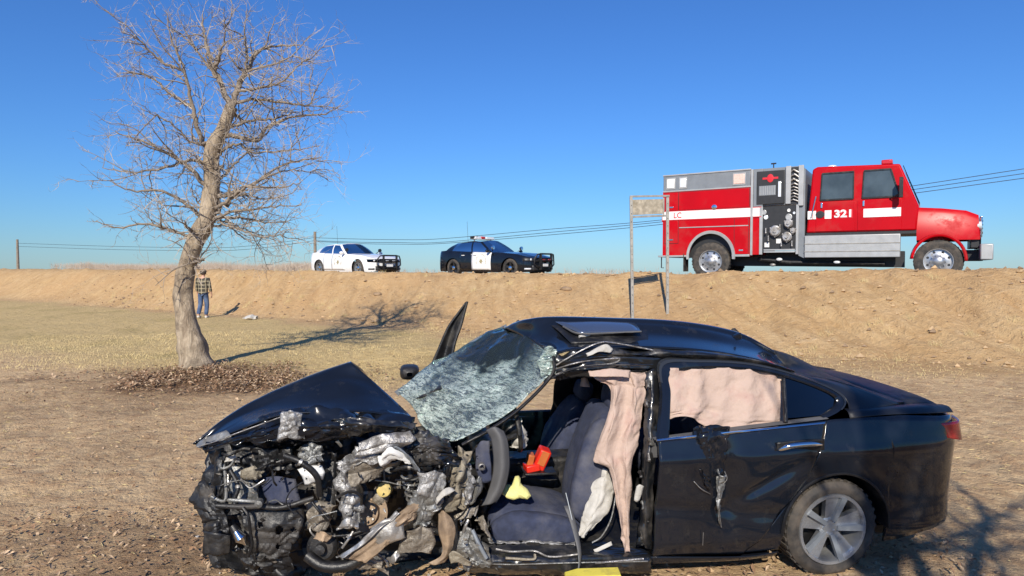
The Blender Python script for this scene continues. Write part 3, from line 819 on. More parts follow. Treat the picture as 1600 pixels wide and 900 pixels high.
def crumple(G, amp, freq=3.0, seed=0, ridge=.6, edge=True, aniso=1.0):
    """dents and sharp folds along the sheet's own normal"""
    G = np.array(G, float); nv, nu = G.shape[:2]
    du = np.gradient(G, axis=1); dv = np.gradient(G, axis=0)
    n = np.cross(du, dv); n /= (np.linalg.norm(n, axis=-1, keepdims=True) + 1e-9)
    lu = np.linalg.norm(du, axis=-1).mean() * nu; lv = np.linalg.norm(dv, axis=-1).mean() * nv
    jj, ii = np.meshgrid(np.linspace(0, lv, nv), np.linspace(0, lu, nu), indexing='ij')
    x, y = ii * freq, jj * freq * aniso
    wx = x + .9 * fbm(x * .7, y * .7, seed + 5, 2)
    a = fbm(wx, y, seed, 4); r = np.abs(vnoise(wx * 1.3 + 7, y * 1.3 - 3, seed + 9)) * 2
    r2 = np.abs(vnoise(x * 3.1 + 1.7 * y, y * 2.9, seed + 13)) * 2
    d = amp * ((1 - ridge) * a * 1.4 + ridge * (.75 - r) + ridge * .45 * (.6 - r2))
    G = G + n * d[..., None]
    if edge:
        e = .5 * amp
        G[0] += e * np.stack([fbm(x[0] * 2, y[0] + k * 9, seed + 21 + k, 3) for k in range(3)], -1)
        G[-1] += e * np.stack([fbm(x[0] * 2, y[0] + k * 9, seed + 31 + k, 3) for k in range(3)], -1)
        G[:, 0] += e * np.stack([fbm(x[:, 0] + k * 9, y[:, 0] * 2, seed + 41 + k, 3) for k in range(3)], -1)
        G[:, -1] += e * np.stack([fbm(x[:, 0] + k * 9, y[:, 0] * 2, seed + 51 + k, 3) for k in range(3)], -1)
    return G
def sheet(name, rows, mat, parent=None, n=(30, 20), amp=.0, freq=4, seed=0, ridge=.6, thick=.004, smooth=30, local=False, edge=True, aniso=1.0, holes=None):
    R = rows if local else Ls(rows)
    G = patch(R, n[0], n[1])
    if amp: G = crumple(G, amp, freq, seed, ridge, edge, aniso)
    mask = None
    if holes:
        mask = [[True] * (n[0] - 1) for _ in range(n[1] - 1)]
        for (hu, hv, ru, rv) in holes:
            for j in range(n[1] - 1):
                for i in range(n[0] - 1):
                    if ((i / n[0] - hu) / ru) ** 2 + ((j / n[1] - hv) / rv) ** 2 < 1 + .5 * random.random(): mask[j][i] = False
    m = MB(); m.grid(G, mask=mask)
    return m.build(name, mat, parent if parent is not None else car, smooth, solid=thick)
def loft(name, spine, halfw, halft, mat, parent=None, n=16, k=16, sup=.45, amp=0, seed=0, axis_y=True):
    """upholstered cushion: rounded-box sections along a spine; width runs along y"""
    S = catmull(spine, n); W = catmull([(a,) for a in halfw], n)[:, 0]; T = catmull([(a,) for a in halft], n)[:, 0]
    rows = []
    for i in range(n):
        t = S[min(i + 1, n - 1)] - S[max(i - 1, 0)]; t = t / (np.linalg.norm(t) + 1e-9)
        yv = np.array([0, 1.0, 0]); yv = yv - t * yv.dot(t); yv /= np.linalg.norm(yv); z = np.cross(t, yv)
        e = (1 - abs(2 * i / (n - 1) - 1) ** 6) ** .35 if 0 < i < n - 1 else .25
        r = []
        for j in range(k):
            a = 2 * PI * j / k; c, s = math.cos(a), math.sin(a)
            r.append(S[i] + yv * W[i] * math.copysign(abs(c) ** sup, c) * (.5 + .5 * e) + z * T[i] * math.copysign(abs(s) ** sup, s) * (.3 + .7 * e))
        rows.append(r)
    G = np.array(rows)
    if amp: G = crumple(G, amp, 6, seed, .35, False)
    m = MB(); m.grid(G, closed=True); m.f.append(tuple(range(k - 1, -1, -1))); m.f.append(tuple((n - 1) * k + j for j in range(k))); m.m += [0, 0]
    return m.build(name, mat, parent if parent is not None else car, 50)
def wire(name, pts, r, mat, parent=None, n=6, local=False, k=14):
    P = catmull(pts if local else [L(*q) for q in pts], k)
    m = MB(); m.tube(P, r, n); return m.build(name, mat, parent if parent is not None else car, 60)

# ---- more materials of the wreck
def cracked_glass():
    n = N('shattered laminated windscreen')
    co = n.coord()
    mp = n.new('ShaderNodeMapping'); n.link(co, mp.inputs[0]); mp.inputs['Scale'].default_value = (1.0, 1.0, 1.6)
    wob = n.noise(5, 3, .6)
    def vor(scale, w):
        v = n.new('ShaderNodeTexVoronoi', feature='DISTANCE_TO_EDGE'); v.inputs['Scale'].default_value = scale
        n.link(mp.outputs[0], v.inputs['Vector'])
        return n.ramp(v.outputs['Distance'], [(0, 1), (w, 0)])
    c1 = vor(26, .10); c2 = vor(60, .16); c3 = vor(9, .025)
    # the lower half, towards the bonnet, is crazed; the top stays clear
    sx = n.new('ShaderNodeSeparateXYZ'); n.link(co, sx.inputs[0])
    low = n.ramp(n.math('ADD', sx.outputs['Z'], n.math('MULTIPLY', n.noise(2.6, 3, .6), .55)), [(.0, 1), (1.0, 1)])
    lo_ = n.new('ShaderNodeMapRange'); n.link(n.math('ADD', sx.outputs['Z'], n.math('MULTIPLY', n.math('SUBTRACT', wob, .5), .7)), lo_.inputs[0])
    lo_.inputs[1].default_value = 1.34; lo_.inputs[2].default_value = 1.16; lo_.inputs[3].default_value = 0; lo_.inputs[4].default_value = 1
    near = n.new('ShaderNodeMapRange'); n.link(sx.outputs['Y'], near.inputs[0])
    near.inputs[1].default_value = .18; near.inputs[2].default_value = .58
    zone = n.math('MAXIMUM', lo_.outputs[0], near.outputs[0])
    mp2 = n.new('ShaderNodeMapping'); n.link(co, mp2.inputs[0]); mp2.inputs['Scale'].default_value = (2.0, 1.6, 13.0); mp2.inputs['Rotation'].default_value = (0, .25, 0)
    streak = n.ramp(n.noise(5.5, 6, .7, mp2.outputs[0], 1.0), [(.43, 1), (.53, 0)])
    patchy = n.ramp(n.noise(2.1, 4, .6), [(.34, .10), (.60, 1.0)])
    edge_ = n.new('ShaderNodeMapRange'); n.link(sx.outputs['Y'], edge_.inputs[0])
    edge_.inputs[1].default_value = .40; edge_.inputs[2].default_value = .66
    body = n.math('MULTIPLY', zone, n.math('MAXIMUM', patchy, edge_.outputs[0]))
    hub = L(846, 580, .56)
    dx_ = n.math('SUBTRACT', sx.outputs['X'], hub.x); dz_ = n.math('SUBTRACT', sx.outputs['Y'], hub.y)
    ang = n.math('ADD', n.math('ARCTAN2', dz_, dx_), n.math('MULTIPLY', n.math('SUBTRACT', wob, .5), .16))
    ray_ = n.math('GREATER_THAN', n.math('FRACT', n.math('MULTIPLY', ang, 13.0)), .955)
    rad = n.math('SQRT', n.math('ADD', n.math('MULTIPLY', dx_, dx_), n.math('MULTIPLY', dz_, dz_)))
    ring_ = n.math('GREATER_THAN', n.math('FRACT', n.math('ADD', n.math('MULTIPLY', rad, 8.0), n.math('MULTIPLY', wob, 1.6))), .95)
    c1 = n.math('MAXIMUM', c1, n.math('MAXIMUM', ray_, n.math('MULTIPLY', ring_, .7)))
    cr = n.math('MULTIPLY', n.math('MAXIMUM', c1, n.math('MULTIPLY', c2, .8)), n.math('ADD', n.math('MULTIPLY', zone, .8), .015))
    op = n.math('ADD', n.math('MULTIPLY', body, .62), n.math('MULTIPLY', cr, .40))
    op = n.math('MULTIPLY', op, n.math('SUBTRACT', 1.0, n.math('MULTIPLY', streak, .80)))
    op = n.math('MINIMUM', n.math('ADD', op, .03), .94)
    tr = n.new('ShaderNodeBsdfTransparent'); tr.inputs[0].default_value = (.50, .68, .66, 1)
    df = n.new('ShaderNodeBsdfDiffuse'); n.link(n.mix(cr, (.47, .61, .55), (.78, .85, .79)), df.inputs[0])
    m0 = n.new('ShaderNodeMixShader'); n.link(op, m0.inputs[0]); n.link(tr.outputs[0], m0.inputs[1]); n.link(df.outputs[0], m0.inputs[2])
    gl = n.new('ShaderNodeBsdfGlossy'); gl.inputs['Roughness'].default_value = .06
    bp = n.new('ShaderNodeBump'); bp.inputs['Strength'].default_value = .5; bp.inputs['Distance'].default_value = .01
    n.link(cr, bp.inputs['Height']); n.link(bp.outputs[0], gl.inputs['Normal']); n.link(bp.outputs[0], df.inputs['Normal'])
    fr = n.new('ShaderNodeFresnel'); fr.inputs[0].default_value = 1.55
    m1 = n.new('ShaderNodeMixShader'); n.link(n.math('MULTIPLY', fr.outputs[0], 1.25), m1.inputs[0]); n.link(m0.outputs[0], m1.inputs[1]); n.link(gl.outputs[0], m1.inputs[2])
    n.link(m1.outputs[0], n.out.inputs[0]); return n.m
MT['cracked'] = cracked_glass()
MT['roof_glass'] = pm('sunroof glass with painted sky sheen', (.22, .26, .32), .12, .8, .05, 3)  # brightened metallic colour stands in for the sky's reflection on the panel
MT['dark_trim'] = pm('dark satin trim', (.055, .06, .065), .25, .6, .1, 6)
MT['dusty_glass'] = pm('dusty black glass', (.012, .013, .015), .45, 0, .2, 6, 0, 40, 0, (.06, .055, .05), .3, 5, .01, .3)
MT['paint_dull'] = pm('dusty black paint', (.012, .014, .02), .42, 0, .2, 3, 0, 40, .0, (.06, .055, .05), .3, 3, .01, .35)
MT['airbag'] = pm('pinkish airbag cloth', (.45, .335, .275), .85, 0, .10, 4, .9, 30, 0, (.36, .20, .17), .2, 4)
MT['airbag_white'] = pm('white airbag cloth', (.47, .45, .41), .85, 0, .1, 6, .6, 40, 0, (.30, .27, .23), .22, 7)
MT['cream_metal'] = pm('primer coated torn steel', (.36, .315, .235), .55, .25, .35, 9, .8, 24, 0, (.13, .11, .085), .50, 9, .02)
MT['grey_steel'] = pm('dusty grey steel', (.27, .275, .27), .42, .6, .35, 9, .8, 30, 0, (.10, .085, .065), .32, 8, .015)
MT['silver_crush'] = pm('crushed silvery liner', (.47, .465, .455), .38, .6, .35, 12, .9, 34, 0, (.06, .055, .05), .42, 13, .02)

# ---- left flank
def vside(u, w):
    u = np.asarray(u, float); w = np.asarray(w, float)
    v = np.interp(w, [.14, .22, .30, .42, .60, .78, .86, .90, .97, 1.07], [.865, .885, .912, .905, .915, .930, .938, .922, .900, .865])
    x = np.clip((-.25 - u) / .89, 0, 1)
    return v * (1 - .10 * x ** 2) * np.sqrt(np.clip(1 - (x * .985) ** 9, 0, 1)) 
def beltw(u): return np.interp(u, [-1.15, -.95, -.5, 0, .1, 1.3], [.98, 1.04, 1.075, 1.068, 1.062, .99])
DW = [.177, .403, .698, .847, .95, 1.064]; DU = [.651, .443, .226, .17, .115, .075]
G = []
for t in np.linspace(0, 1, 44):
    wf = .222 + t * (.985 - .222); uf = 1.292 - .018 * t
    r = []
    for s in np.linspace(0, 1, 56):
        w0 = .222 * (1 - s) + .180 * s; w1 = .985 * (1 - s) + 1.062 * s
        w = w0 + (w1 - w0) * t
        ur = float(np.interp(w, DW, DU)); u = uf * (1 - s) + (ur + .006) * s
        v = float(vside(u, w)) + .004
        d1 = u - (.80 + .10 * (w - .7)); g1 = math.exp(-(d1 / .07) ** 2) * math.exp(-((w - .72) / .26) ** 2)
        v -= .045 * g1 * (1 + .6 * float(vnoise(u * 9, w * 7, 5)))
        d2 = (u - .62) * .5 + (w - .62); v -= .034 * math.exp(-(d2 / .05) ** 2) * math.exp(-((u - .5) / .25) ** 2)
        v -= .018 * math.exp(-((w - .47 - .12 * (u - .6)) / .05) ** 2)
        v += .010 * float(vnoise(u * 4, w * 3, 77)) + .006 * float(vnoise(u * 11, w * 9, 78))
        r.append((u, v, w))
    G.append(r)
door = MB().grid(G).build('rear_door', MT['paint_black'], car, 45, solid=.022)
door['label'] = 'scuffed black rear door with a torn dent in the middle'
# torn skin in the dent
for i, rows in enumerate(([[(1082, 670, .905), (1106, 666, .945), (1142, 667, .905)], [(1086, 705, .915), (1112, 700, .965), (1138, 700, .915)], [(1094, 742, .91), (1112, 745, .945), (1130, 738, .915)]],
                          [[(1086, 735, .945), (1100, 742, .985), (1112, 752, .94)], [(1092, 752, .93), (1104, 762, .96), (1113, 772, .93)]],
                          [[(1116, 735, .94), (1126, 742, .975), (1137, 745, .935)], [(1116, 765, .935), (1124, 775, .97), (1130, 780, .935)], [(1118, 800, .935), (1124, 812, .955), (1128, 822, .93)]])):
    sheet('torn_skin', rows, (MT['paint_black'], MT['paint_black'], MT['grey_steel'])[i], door, (26, 26), .04, 9, 60 + i, .8, .003)
for p in ([(1084, 752, .95), (1096, 764, .965), (1110, 772, .95)], [(1122, 776, .945), (1124, 800, .955), (1127, 824, .945)], [(1132, 736, .95), (1136, 748, .96), (1128, 758, .95)], [(1099, 832, .945), (1098, 852, .94)]):
    wire('scratch_edge', p, [.003] * 14, MT['bare_metal'], door, 5)
# handle, belt trim
hc = [(1217, 703, .955), (1235, 697, .985), (1265, 694, .985), (1284, 695, .96)]
hh_ = MB().tube(catmull([L(*q) for q in hc], 16), [.008, .013, .016, .018, .018, .018, .018, .018, .018, .018, .018, .018, .017, .015, .012, .007], 10).build('handle', MT['chrome'], door, 60)
sheet('handle_recess', [[(1214, 692, .938), (1250, 688, .938), (1288, 686, .938)], [(1214, 709, .934), (1250, 706, .934), (1288, 704, .934)]], MT['black_plastic'], hh_, (12, 8), 0, thick=.002)
wire('belt_trim', [(1026, 688, .905), (1100, 680, .902), (1190, 671, .895), (1288, 661, .885)], .010, MT['chrome'], door)
# quarter panel and wheel arch
cu = np.unique(np.concatenate([np.linspace(.645, .30, 24), np.linspace(.30, -.45, 44), np.linspace(-.45, -1.0, 16), np.linspace(-1.0, -1.14, 10), [.385, -.385, .3849, -.3849]]))
lo = np.full_like(cu, .19); lo = np.where(cu < -.4, .20 + .10 * np.clip((-.5 - cu) / .6, 0, 1), lo)
d2 = .388 ** 2 - cu ** 2; lo = np.where(d2 > 0, np.maximum(lo, .318 + np.sqrt(np.maximum(d2, 0))), lo)
hi = np.where(cu > .075, np.interp(cu, DU[::-1], DW[::-1]), beltw(cu)); hi = np.maximum(hi, lo + .002)
def qgrid(sd):
    return [np.stack([cu, sd * vside(cu, lo + (hi - lo) * t), lo + (hi - lo) * t], -1) for t in np.linspace(0, 1, 22)]
qb = MB(); qb.grid(qgrid(1)); qb.build('rear_quarter_panel', MT['paint_black'], car, 45, solid=.012)
aa = np.linspace(-.02, PI + .02, 40)
MB().grid([[(.388 * k * math.cos(a), y, .318 + .388 * k * math.sin(a)) for a in aa] for (k, y) in ((1.045, .925), (1.03, .937), (1.0, .935), (.985, .90), (.985, .62))]).build('wheel_arch', MT['black_plastic'], car, 50)
# the other flank, seen only through the openings
ru = np.linspace(2.5, -1.14, 50)
rtop = beltw(ru) - .30 * sstep(1.25, 1.5, ru)
MB().grid([np.stack([ru, -vside(ru, .2 + (rtop - .2) * t) , .2 + (rtop - .2) * t], -1) for t in np.linspace(0, 1, 8)]).build('far_side_panel', MT['paint_black'], car, 45, solid=.05)
for a, b_, w_ in (((1.24, -.86, .98), (1.08, -.60, 1.50), .14), ((.02, -.84, 1.06), (-.10, -.6, 1.40), .2), ((2.45, -.80, 1.02), (1.92, -.56, 1.55), .07)):
    MB().bar(a, b_, .05, w_).build('far_pillar', MT['black_plastic'], car, bevel=.01)
# ---- rear door window frame
def vt(w): return .885 - (np.asarray(w) - .99) * .55
OUT = catmull([(1.276, .99), (1.205, 1.24), (1.167, 1.445), (.90, 1.452), (.596, 1.434), (.358, 1.392), (.136, 1.325), (-.06, 1.245), (-.125, 1.175), (-.06, 1.11), (.075, 1.064)], 90)
INN = catmull([(1.190, 1.00), (1.130, 1.24), (1.105, 1.365), (.88, 1.392), (.596, 1.382), (.37, 1.345), (.170, 1.290), (-.00, 1.222), (-.055, 1.175), (-.02, 1.130), (.09, 1.085)], 90)
def fr3(P, off): return [(p[0], float(vt(p[1])) + off, p[1]) for p in P]
MB().grid([fr3(OUT, -.012), fr3(OUT * .85 + INN * .15, .010), fr3(OUT * .3 + INN * .7, .010), fr3(INN, -.004), fr3(INN, -.035)]).build('window_frame', MT['paint_black'], door, 40)
MB().grid([fr3(OUT[12:80], -.008), fr3(OUT[12:80] * .93 + INN[12:80] * .07, .0145), fr3(OUT[12:80] * .72 + INN[12:80] * .28, .0145)]).build('frame_trim', MT['dark_trim'], door, 40)
wire('window_divider', [(1228, 660, .875), (1226, 620, .78), (1224, 592, .70)], .014, MT['black_plastic'], door)
qg = [(.34, 1.075), (.09, 1.083), (-.025, 1.135), (-.05, 1.178), (.0, 1.222), (.17, 1.288), (.275, 1.318)]
MB().prism([(u, float(vt(w)) - .012, w) for u, w in qg], (0, -.004, 0)).build('quarter_glass', MT['dark_glass'], door)
MB().grid([[(1.29, .885, .985), (.7, .885, 1.03), (.06, .875, 1.075)], [(1.29, .84, .99), (.7, .83, 1.035), (.06, .82, 1.08)], [(1.29, .83, .85), (.7, .82, .85), (.1, .80, .85)]]).build('door_inner', MT['grey_plastic'], door, 30)
# curtain airbag in the rear window
G = patch(Ls([[(1042, 574, .66), (1090, 576, .67), (1140, 574, .66), (1190, 577, .665), (1228, 584, .66)],
              [(1043, 610, .72), (1085, 612, .745), (1120, 612, .72), (1165, 615, .75), (1205, 616, .72), (1230, 620, .73)],
              [(1045, 642, .77), (1085, 640, .80), (1120, 646, .77), (1165, 650, .80), (1205, 650, .775), (1231, 655, .78)],
              [(1046, 655, .78), (1078, 651, .81), (1108, 668, .80), (1160, 671, .81), (1205, 668, .79), (1232, 664, .80)]]), 60, 34)
ii = np.linspace(0, 1, 60)[None, :]
G[:, :, 1] += .010 * np.sin(ii * 31 + 1.2 * np.linspace(0, 1, 34)[:, None])
G = crumple(G, .026, 6, 91, .95, False, 1.3)
cur = MB().grid(G).build('curtain_airbag', MT['airbag'], car, 60, solid=.002)
# ---- roof, rail, rear glass, boot
RWP = [((862, 551, .57), (850, 541, .35), (820, 527, .0), (786, 511, -.35), (1.93, -.60, 1.46)),
       ((912, 545, .57), (893, 526, .3), (866, 507, .15), (836, 497, -.05), (1.75, -.60, 1.47)),
       ((1020, 544, .56), (1002, 524, .32), (978, 506, .2), (960, 498, .05), (1.15, -.60, 1.48)),
       ((1110, 550, .55), (1097, 532, .32), (1078, 513, .2), (1062, 503, .05), (.70, -.60, 1.46)),
       ((1195, 566, .55), (1180, 550, .32), (1160, 531, .18), (1146, 518, .04), (.22, -.58, 1.40)),
       ((1238, 585, .57), (1226, 572, .32), (1212, 556, .26), (1202, 545, .17), (-.08, -.54, 1.33))]
RW = [[L(*q) for q in r[:4]] + [V(*r[4])] for r in RWP]
RG = patch(RW, 40, 46)
RG[:14] = crumple(RG, .035, 3, 5, .5, False)[:14] * np.linspace(1, 0, 14)[:, None, None] + RG[:14] * (1 - np.linspace(1, 0, 14)[:, None, None])
MB().grid(RG).build('roof', MT['paint_black'], car, 60, solid=.012)
sheet('headlining', [[q + V(0, 0, -.10) for q in r] for r in RW[1:]], MT['grey_plastic'], None, (12, 16), .0, thick=.02, local=True)
fz = lambda a: [tuple(x) for x in a]
rail_top = [tuple(RG[j][0]) for j in range(0, 46, 3)]
fo = catmull([(1.88, 1.44), (1.55, 1.465), (1.167, 1.462), (.90, 1.468), (.596, 1.45), (.358, 1.408), (.20, 1.36)], len(rail_top))
mid = [((a[0] + b_[0]) / 2, (a[1] + float(vt(b_[1])) - .01) / 2 + .018, (a[2] + b_[1]) / 2 + .006) for a, b_ in zip(rail_top, fo)]
bot = [(b_[0], float(vt(b_[1])) - .012, b_[1]) for b_ in fo]
G = patch([rail_top, mid, bot, [(p[0], p[1] - .05, p[2] - .05) for p in bot], [(p[0], p[1] - .10, p[2] - .06) for p in bot]], 60, 18)
k = np.clip((np.linspace(1, 0, 60) - .45) / .2, 0, 1)[None, :, None]
G = G * (1 - k) + crumple(G, .05, 5, 33, .8, False) * k
MB().grid(G).build('roof_rail', MT['paint_worn'], car, 35, solid=.004)
for i, p in enumerate(([(1020, 547, .575), (960, 536, .585), (935, 536, .59), (900, 552, .60), (862, 575, .61)], [(868, 577, .64), (905, 566, .65), (960, 560, .655), (968, 562, .65), (955, 568, .65), (905, 574, .65), (868, 585, .645)],
                       [(863, 590, .64), (890, 578, .655), (940, 571, .66), (1020, 570, .645)], [(1240, 586, .585), (1150, 556, .565), (1080, 549, .565), (1024, 548, .572)])):
    wire('roof_molding', p, .006 if i != 3 else .004, (MT['bare_metal'], MT['bare_metal'], MT['paint_worn'], MT['black_plastic'])[i], None, 6, k=26)
sheet('torn_roof_edge', [[(915, 551, .60), (945, 538, .61), (958, 546, .60)], [(918, 556, .625), (935, 549, .64), (955, 551, .62)]], MT['airbag_white'], None, (14, 6), .015, 9, 3)
sheet('rail_liner', [[(858, 566, .57), (905, 560, .585), (960, 556, .59), (1034, 560, .59)], [(850, 592, .56), (905, 585, .58), (960, 582, .58), (1036, 584, .58)], [(848, 598, .40), (905, 592, .42), (960, 590, .42), (1036, 590, .42)]], MT['paint_worn'], None, (44, 16), .03, 7, 19)
sheet('header_foam', [[(868, 588, .62), (905, 580, .62), (1005, 580, .60)], [(872, 596, .60), (905, 590, .6), (1005, 590, .58)]], MT['dark_plastic'], None, (30, 6), .03, 12, 9)
# sunroof: dark opening with the tilted glass panel
sheet('sunroof_opening', [[(862, 509, .17), (874, 518, .27), (893, 537, .46)], [(932, 507, .18), (948, 518, .29), (956, 535, .48)], [(1003, 509, .20), (1012, 520, .30), (1012, 541, .49)]], MT['black_plastic'], None, (14, 14), 0, thick=.012)
sr = sheet('sunroof_panel', [[(862, 500, .07), (880, 509, .24), (905, 520, .38)], [(915, 497.5, .06), (938, 506, .235), (955, 519, .385)], [(980, 498.5, .06), (994, 507, .235), (1001, 518, .385)]], MT['roof_glass'], None, (12, 10), 0, thick=.006)
wire('panel_seal', [(880, 510, .26), (905, 521, .40), (955, 520, .405), (1002, 518, .405)], .007, MT['grey_plastic'], sr, k=20)
wire('roof_clip', [(905, 526, .40), (921, 523, .38)], .010, MT['airbag_white'])
fin = MB(); p0 = Vector(L(1142, 526, .16)); fin.prism([p0 + Vector((.09, 0, -.02)), p0 + Vector((-.08, 0, -.03)), p0 + Vector((-.07, 0, .035))], (0, .03, 0)); fin.build('antenna_fin', MT['paint_black'], car, bevel=.008)
back_top = [tuple(RG[-1][i]) for i in range(0, 40, 3)]; nb = len(back_top)
back_bot = [(-.70 + .05 * abs(1 - 2 * i / (nb - 1)) ** 2, .66 - 1.32 * i / (nb - 1), 1.095) for i in range(nb)]
midb = [((a[0] * .55 + b_[0] * .45), a[1] * .55 + b_[1] * .45, a[2] * .55 + b_[2] * .45 + .035) for a, b_ in zip(back_top, back_bot)]
MB().grid(patch([back_top, midb, back_bot], 24, 16)).build('rear_glass', MT['dusty_glass'], car, 60, solid=.005)
for sd in (1, -1):
    if sd > 0: top_ = [tuple(RG[-1][0])] + [tuple(midb[0])] + [tuple(back_bot[0])]
    else: top_ = [tuple(RG[-1][-1])] + [tuple(midb[-1])] + [tuple(back_bot[-1])]
    out_ = [(.22, float(vt(1.355)) - .014, 1.355), (-.05, float(vt(1.25)) - .014, 1.25), (-.14, float(vt(1.165)) - .014, 1.165), (-.10, .865, 1.075)]
    out_ = [(p[0], p[1] * sd, p[2]) for p in out_]
    top_ = [tuple(x) for x in catmull(top_, 4)]
    sheet('rear_pillar', [top_, [tuple((Vector(a) + Vector(b_)) / 2 + Vector((0, .012 * sd, .01))) for a, b_ in zip(top_, out_)], out_], MT['paint_dull'], None, (20, 12), 0, local=True, thick=.006, smooth=60)
    sh = [(-.10, sd * .872, 1.07), (-.40, sd * .850, 1.078), (-.80, sd * .80, 1.06), (-1.06, sd * .70, 1.03)]
    dk = [(-.10, sd * .80, 1.12), (-.50, sd * .72, 1.10), (-.80, sd * .66, 1.09), (-1.06, sd * .60, 1.06)]
    sheet('shoulder', [sh, [tuple((Vector(a) + Vector(b_)) / 2 + Vector((0, sd * .01, .014))) for a, b_ in zip(sh, dk)], dk], MT['paint_dull'], None, (18, 8), 0, local=True, thick=.004, smooth=60)
G = []
for u, w in ((-.68, 1.095), (-.80, 1.095), (-1.0, 1.085), (-1.10, 1.06), (-1.135, 1.0), (-1.15, .88), (-1.16, .72), (-1.17, .55), (-1.17, .38), (-1.13, .28)):
    hw = .70 - .06 * (u < -.75) - .0 * (w < .9)
    hw = .66 if w >= 1.05 else .585
    G.append([(u + .10 * (abs(q) ** 4), q * hw, w - .012 * q * q) for q in np.linspace(-1, 1, 17)])
MB().grid(G[:5]).build('boot_lid', MT['paint_dull'], car, 40, solid=.006)
MB().grid(G[4:]).build('rear_bumper', MT['paint_black'], car, 40, solid=.006)
sheet('tail_lamp', [[(-.82, .842, 1.0), (-1.0, .80, 1.0), (-1.12, .62, .99)], [(-.86, .862, .90), (-1.04, .80, .86), (-1.15, .62, .85)]], MT['lamp_red'], None, (14, 8), 0, local=True, thick=.02, smooth=60)
MB().box((-1.19, 0, .80), (.012, .31, .16)).build('number_plate', MT['white_plastic'], car, bevel=.003)

# ---- rear wheels, far front wheel
for (u, sd) in ((.012, 1), (.012, -1), (2.80, -1)):
    w = make_wheel(car, 'wheel', (u, sd * .80, .316 if sd > 0 else .24), sd, .335, .235, .243, 5, (MT['rubber'], MT['bright_alloy'], MT['black_plastic']), .075, .035)
    c = Vector((u, sd * .80, .316 if sd > 0 else .24)); m = MB(); f_ = sd * .235 / 2
    for q in range(5):                                              # second, thinner leg of each twin spoke
        a = 2 * PI * q / 5 + .3 + .42; d = Vector((math.cos(a), 0, math.sin(a))); e = Vector((-d.z, 0, d.x))
        p0 = c + d * .05 + Vector((0, f_ * .55, 0)); p1 = c + d * .228 - e * .03 + Vector((0, f_ * .78, 0))
        m.prism([p0 - e * .014, p0 + e * .014, p1 + e * .030, p1 - e * .012], (0, sd * .03, 0))
    m.build('dark_spokes', MT['grey_metal'], w, 30); w.children[-1]['kind'] = 'stuff'
# ---- sill
SR = [[(748, 846, .70), (820, 845, .72), (900, 846, .73), (1012, 852, .74)], [(742, 856, .80), (820, 857, .82), (900, 858, .83), (1016, 862, .84)],
      [(735, 872, .88), (820, 873, .90), (900, 873, .91), (1018, 872, .905)], [(724, 888, .89), (820, 890, .91), (900, 892, .915), (1018, 889, .905)], [(735, 897, .84), (820, 899, .86), (900, 900, .87), (1018, 896, .86)]]
sheet('door_sill', SR, MT['paint_worn'], None, (60, 22), .018, 5, 14, .7, .004, 30, aniso=3)
sheet('sill_plate', [[(762, 838, .66), (830, 838, .68), (900, 842, .70)], [(765, 848, .74), (830, 847, .76), (900, 850, .77)]], MT['silver_crush'], None, (40, 6), .02, 14, 15, .7)
for i, p in enumerate(([(728, 880, .915), (800, 882, .925), (870, 880, .93), (1012, 877, .925)], [(775, 858, .86), (800, 862, .89), (835, 861, .88), (860, 870, .90), (905, 866, .9)], [(790, 872, .92), (832, 874, .93), (836, 866, .91)], [(930, 880, .93), (1005, 873, .925)])):
    wire('sill_seam', p, [.005, .007, .009, .007][i], (MT['grey_steel'], MT['bare_metal'], MT['cream_metal'], MT['bare_metal'])[i], None, 6, k=24)
sheet('rear_sill', [[(1.30, .90, .215), (.66, .905, .172), (.40, .90, .185)], [(1.30, .87, .15), (.70, .87, .13), (.42, .87, .14)], [(1.30, .78, .15), (.70, .78, .13), (.42, .78, .14)]], MT['paint_black'], None, (20, 8), 0, local=True, thick=.004)
MB().box((.95, 0, .21), (3.1, 1.5, .06)).box((-.75, 0, .42), (.7, 1.3, .3)).build('floor_pan', MT['black_plastic'], car)
MB().box((.18, 0, .62), (.06, 1.45, .9)).build('rear_bulkhead', MT['black_plastic'], car)
MB().box((-.25, 0, 1.09), (.9, 1.3, .03)).build('parcel_shelf', MT['black_plastic'], car)
# ---- B pillar, twisted, with torn hinge bits
sheet('b_pillar', [[(1006, 582, .60), (1020, 577, .63), (1036, 575, .60)], [(1006, 640, .70), (1020, 640, .745), (1034, 640, .70)], [(1003, 700, .78), (1015, 700, .83), (1028, 700, .80)],
                   [(1000, 780, .83), (1010, 782, .875), (1022, 782, .84)], [(994, 850, .84), (1008, 856, .89), (1020, 862, .86)]], MT['paint_worn'], None, (14, 50), .022, 7, 21, .8, .006)
for i, (px, py) in enumerate(((1016, 690), (1014, 715), (1001, 742), (1004, 790), (1010, 810), (1002, 838), (1012, 600), (1010, 630))):
    sheet('hinge_scrap', [[(px - 5, py - 6, .84 - max(0, 700 - py) * .0016), (px, py - 7, .87 - max(0, 700 - py) * .0016), (px + 5, py - 4, .84 - max(0, 700 - py) * .0016)], [(px - 4, py + 6, .84 - max(0, 700 - py) * .0016), (px + 1, py + 5, .88 - max(0, 700 - py) * .0016), (px + 6, py + 7, .85 - max(0, 700 - py) * .0016)]], (MT['grey_steel'], MT['bare_metal'], MT['dark_plastic'])[i % 3], None, (8, 8), .02, 14, 30 + i, .8)
sheet('white_tag', [[(994, 760, .86), (1000, 757, .87), (1006, 760, .86)], [(990, 782, .86), (995, 784, .87), (1000, 782, .86)]], MT['airbag_white'], None, (6, 8), .006, 9, 4)
wire('belt_anchor_tube', [(963, 770, .74), (955, 810, .78), (940, 838, .8), (925, 848, .8)], .006, MT['grey_steel'])
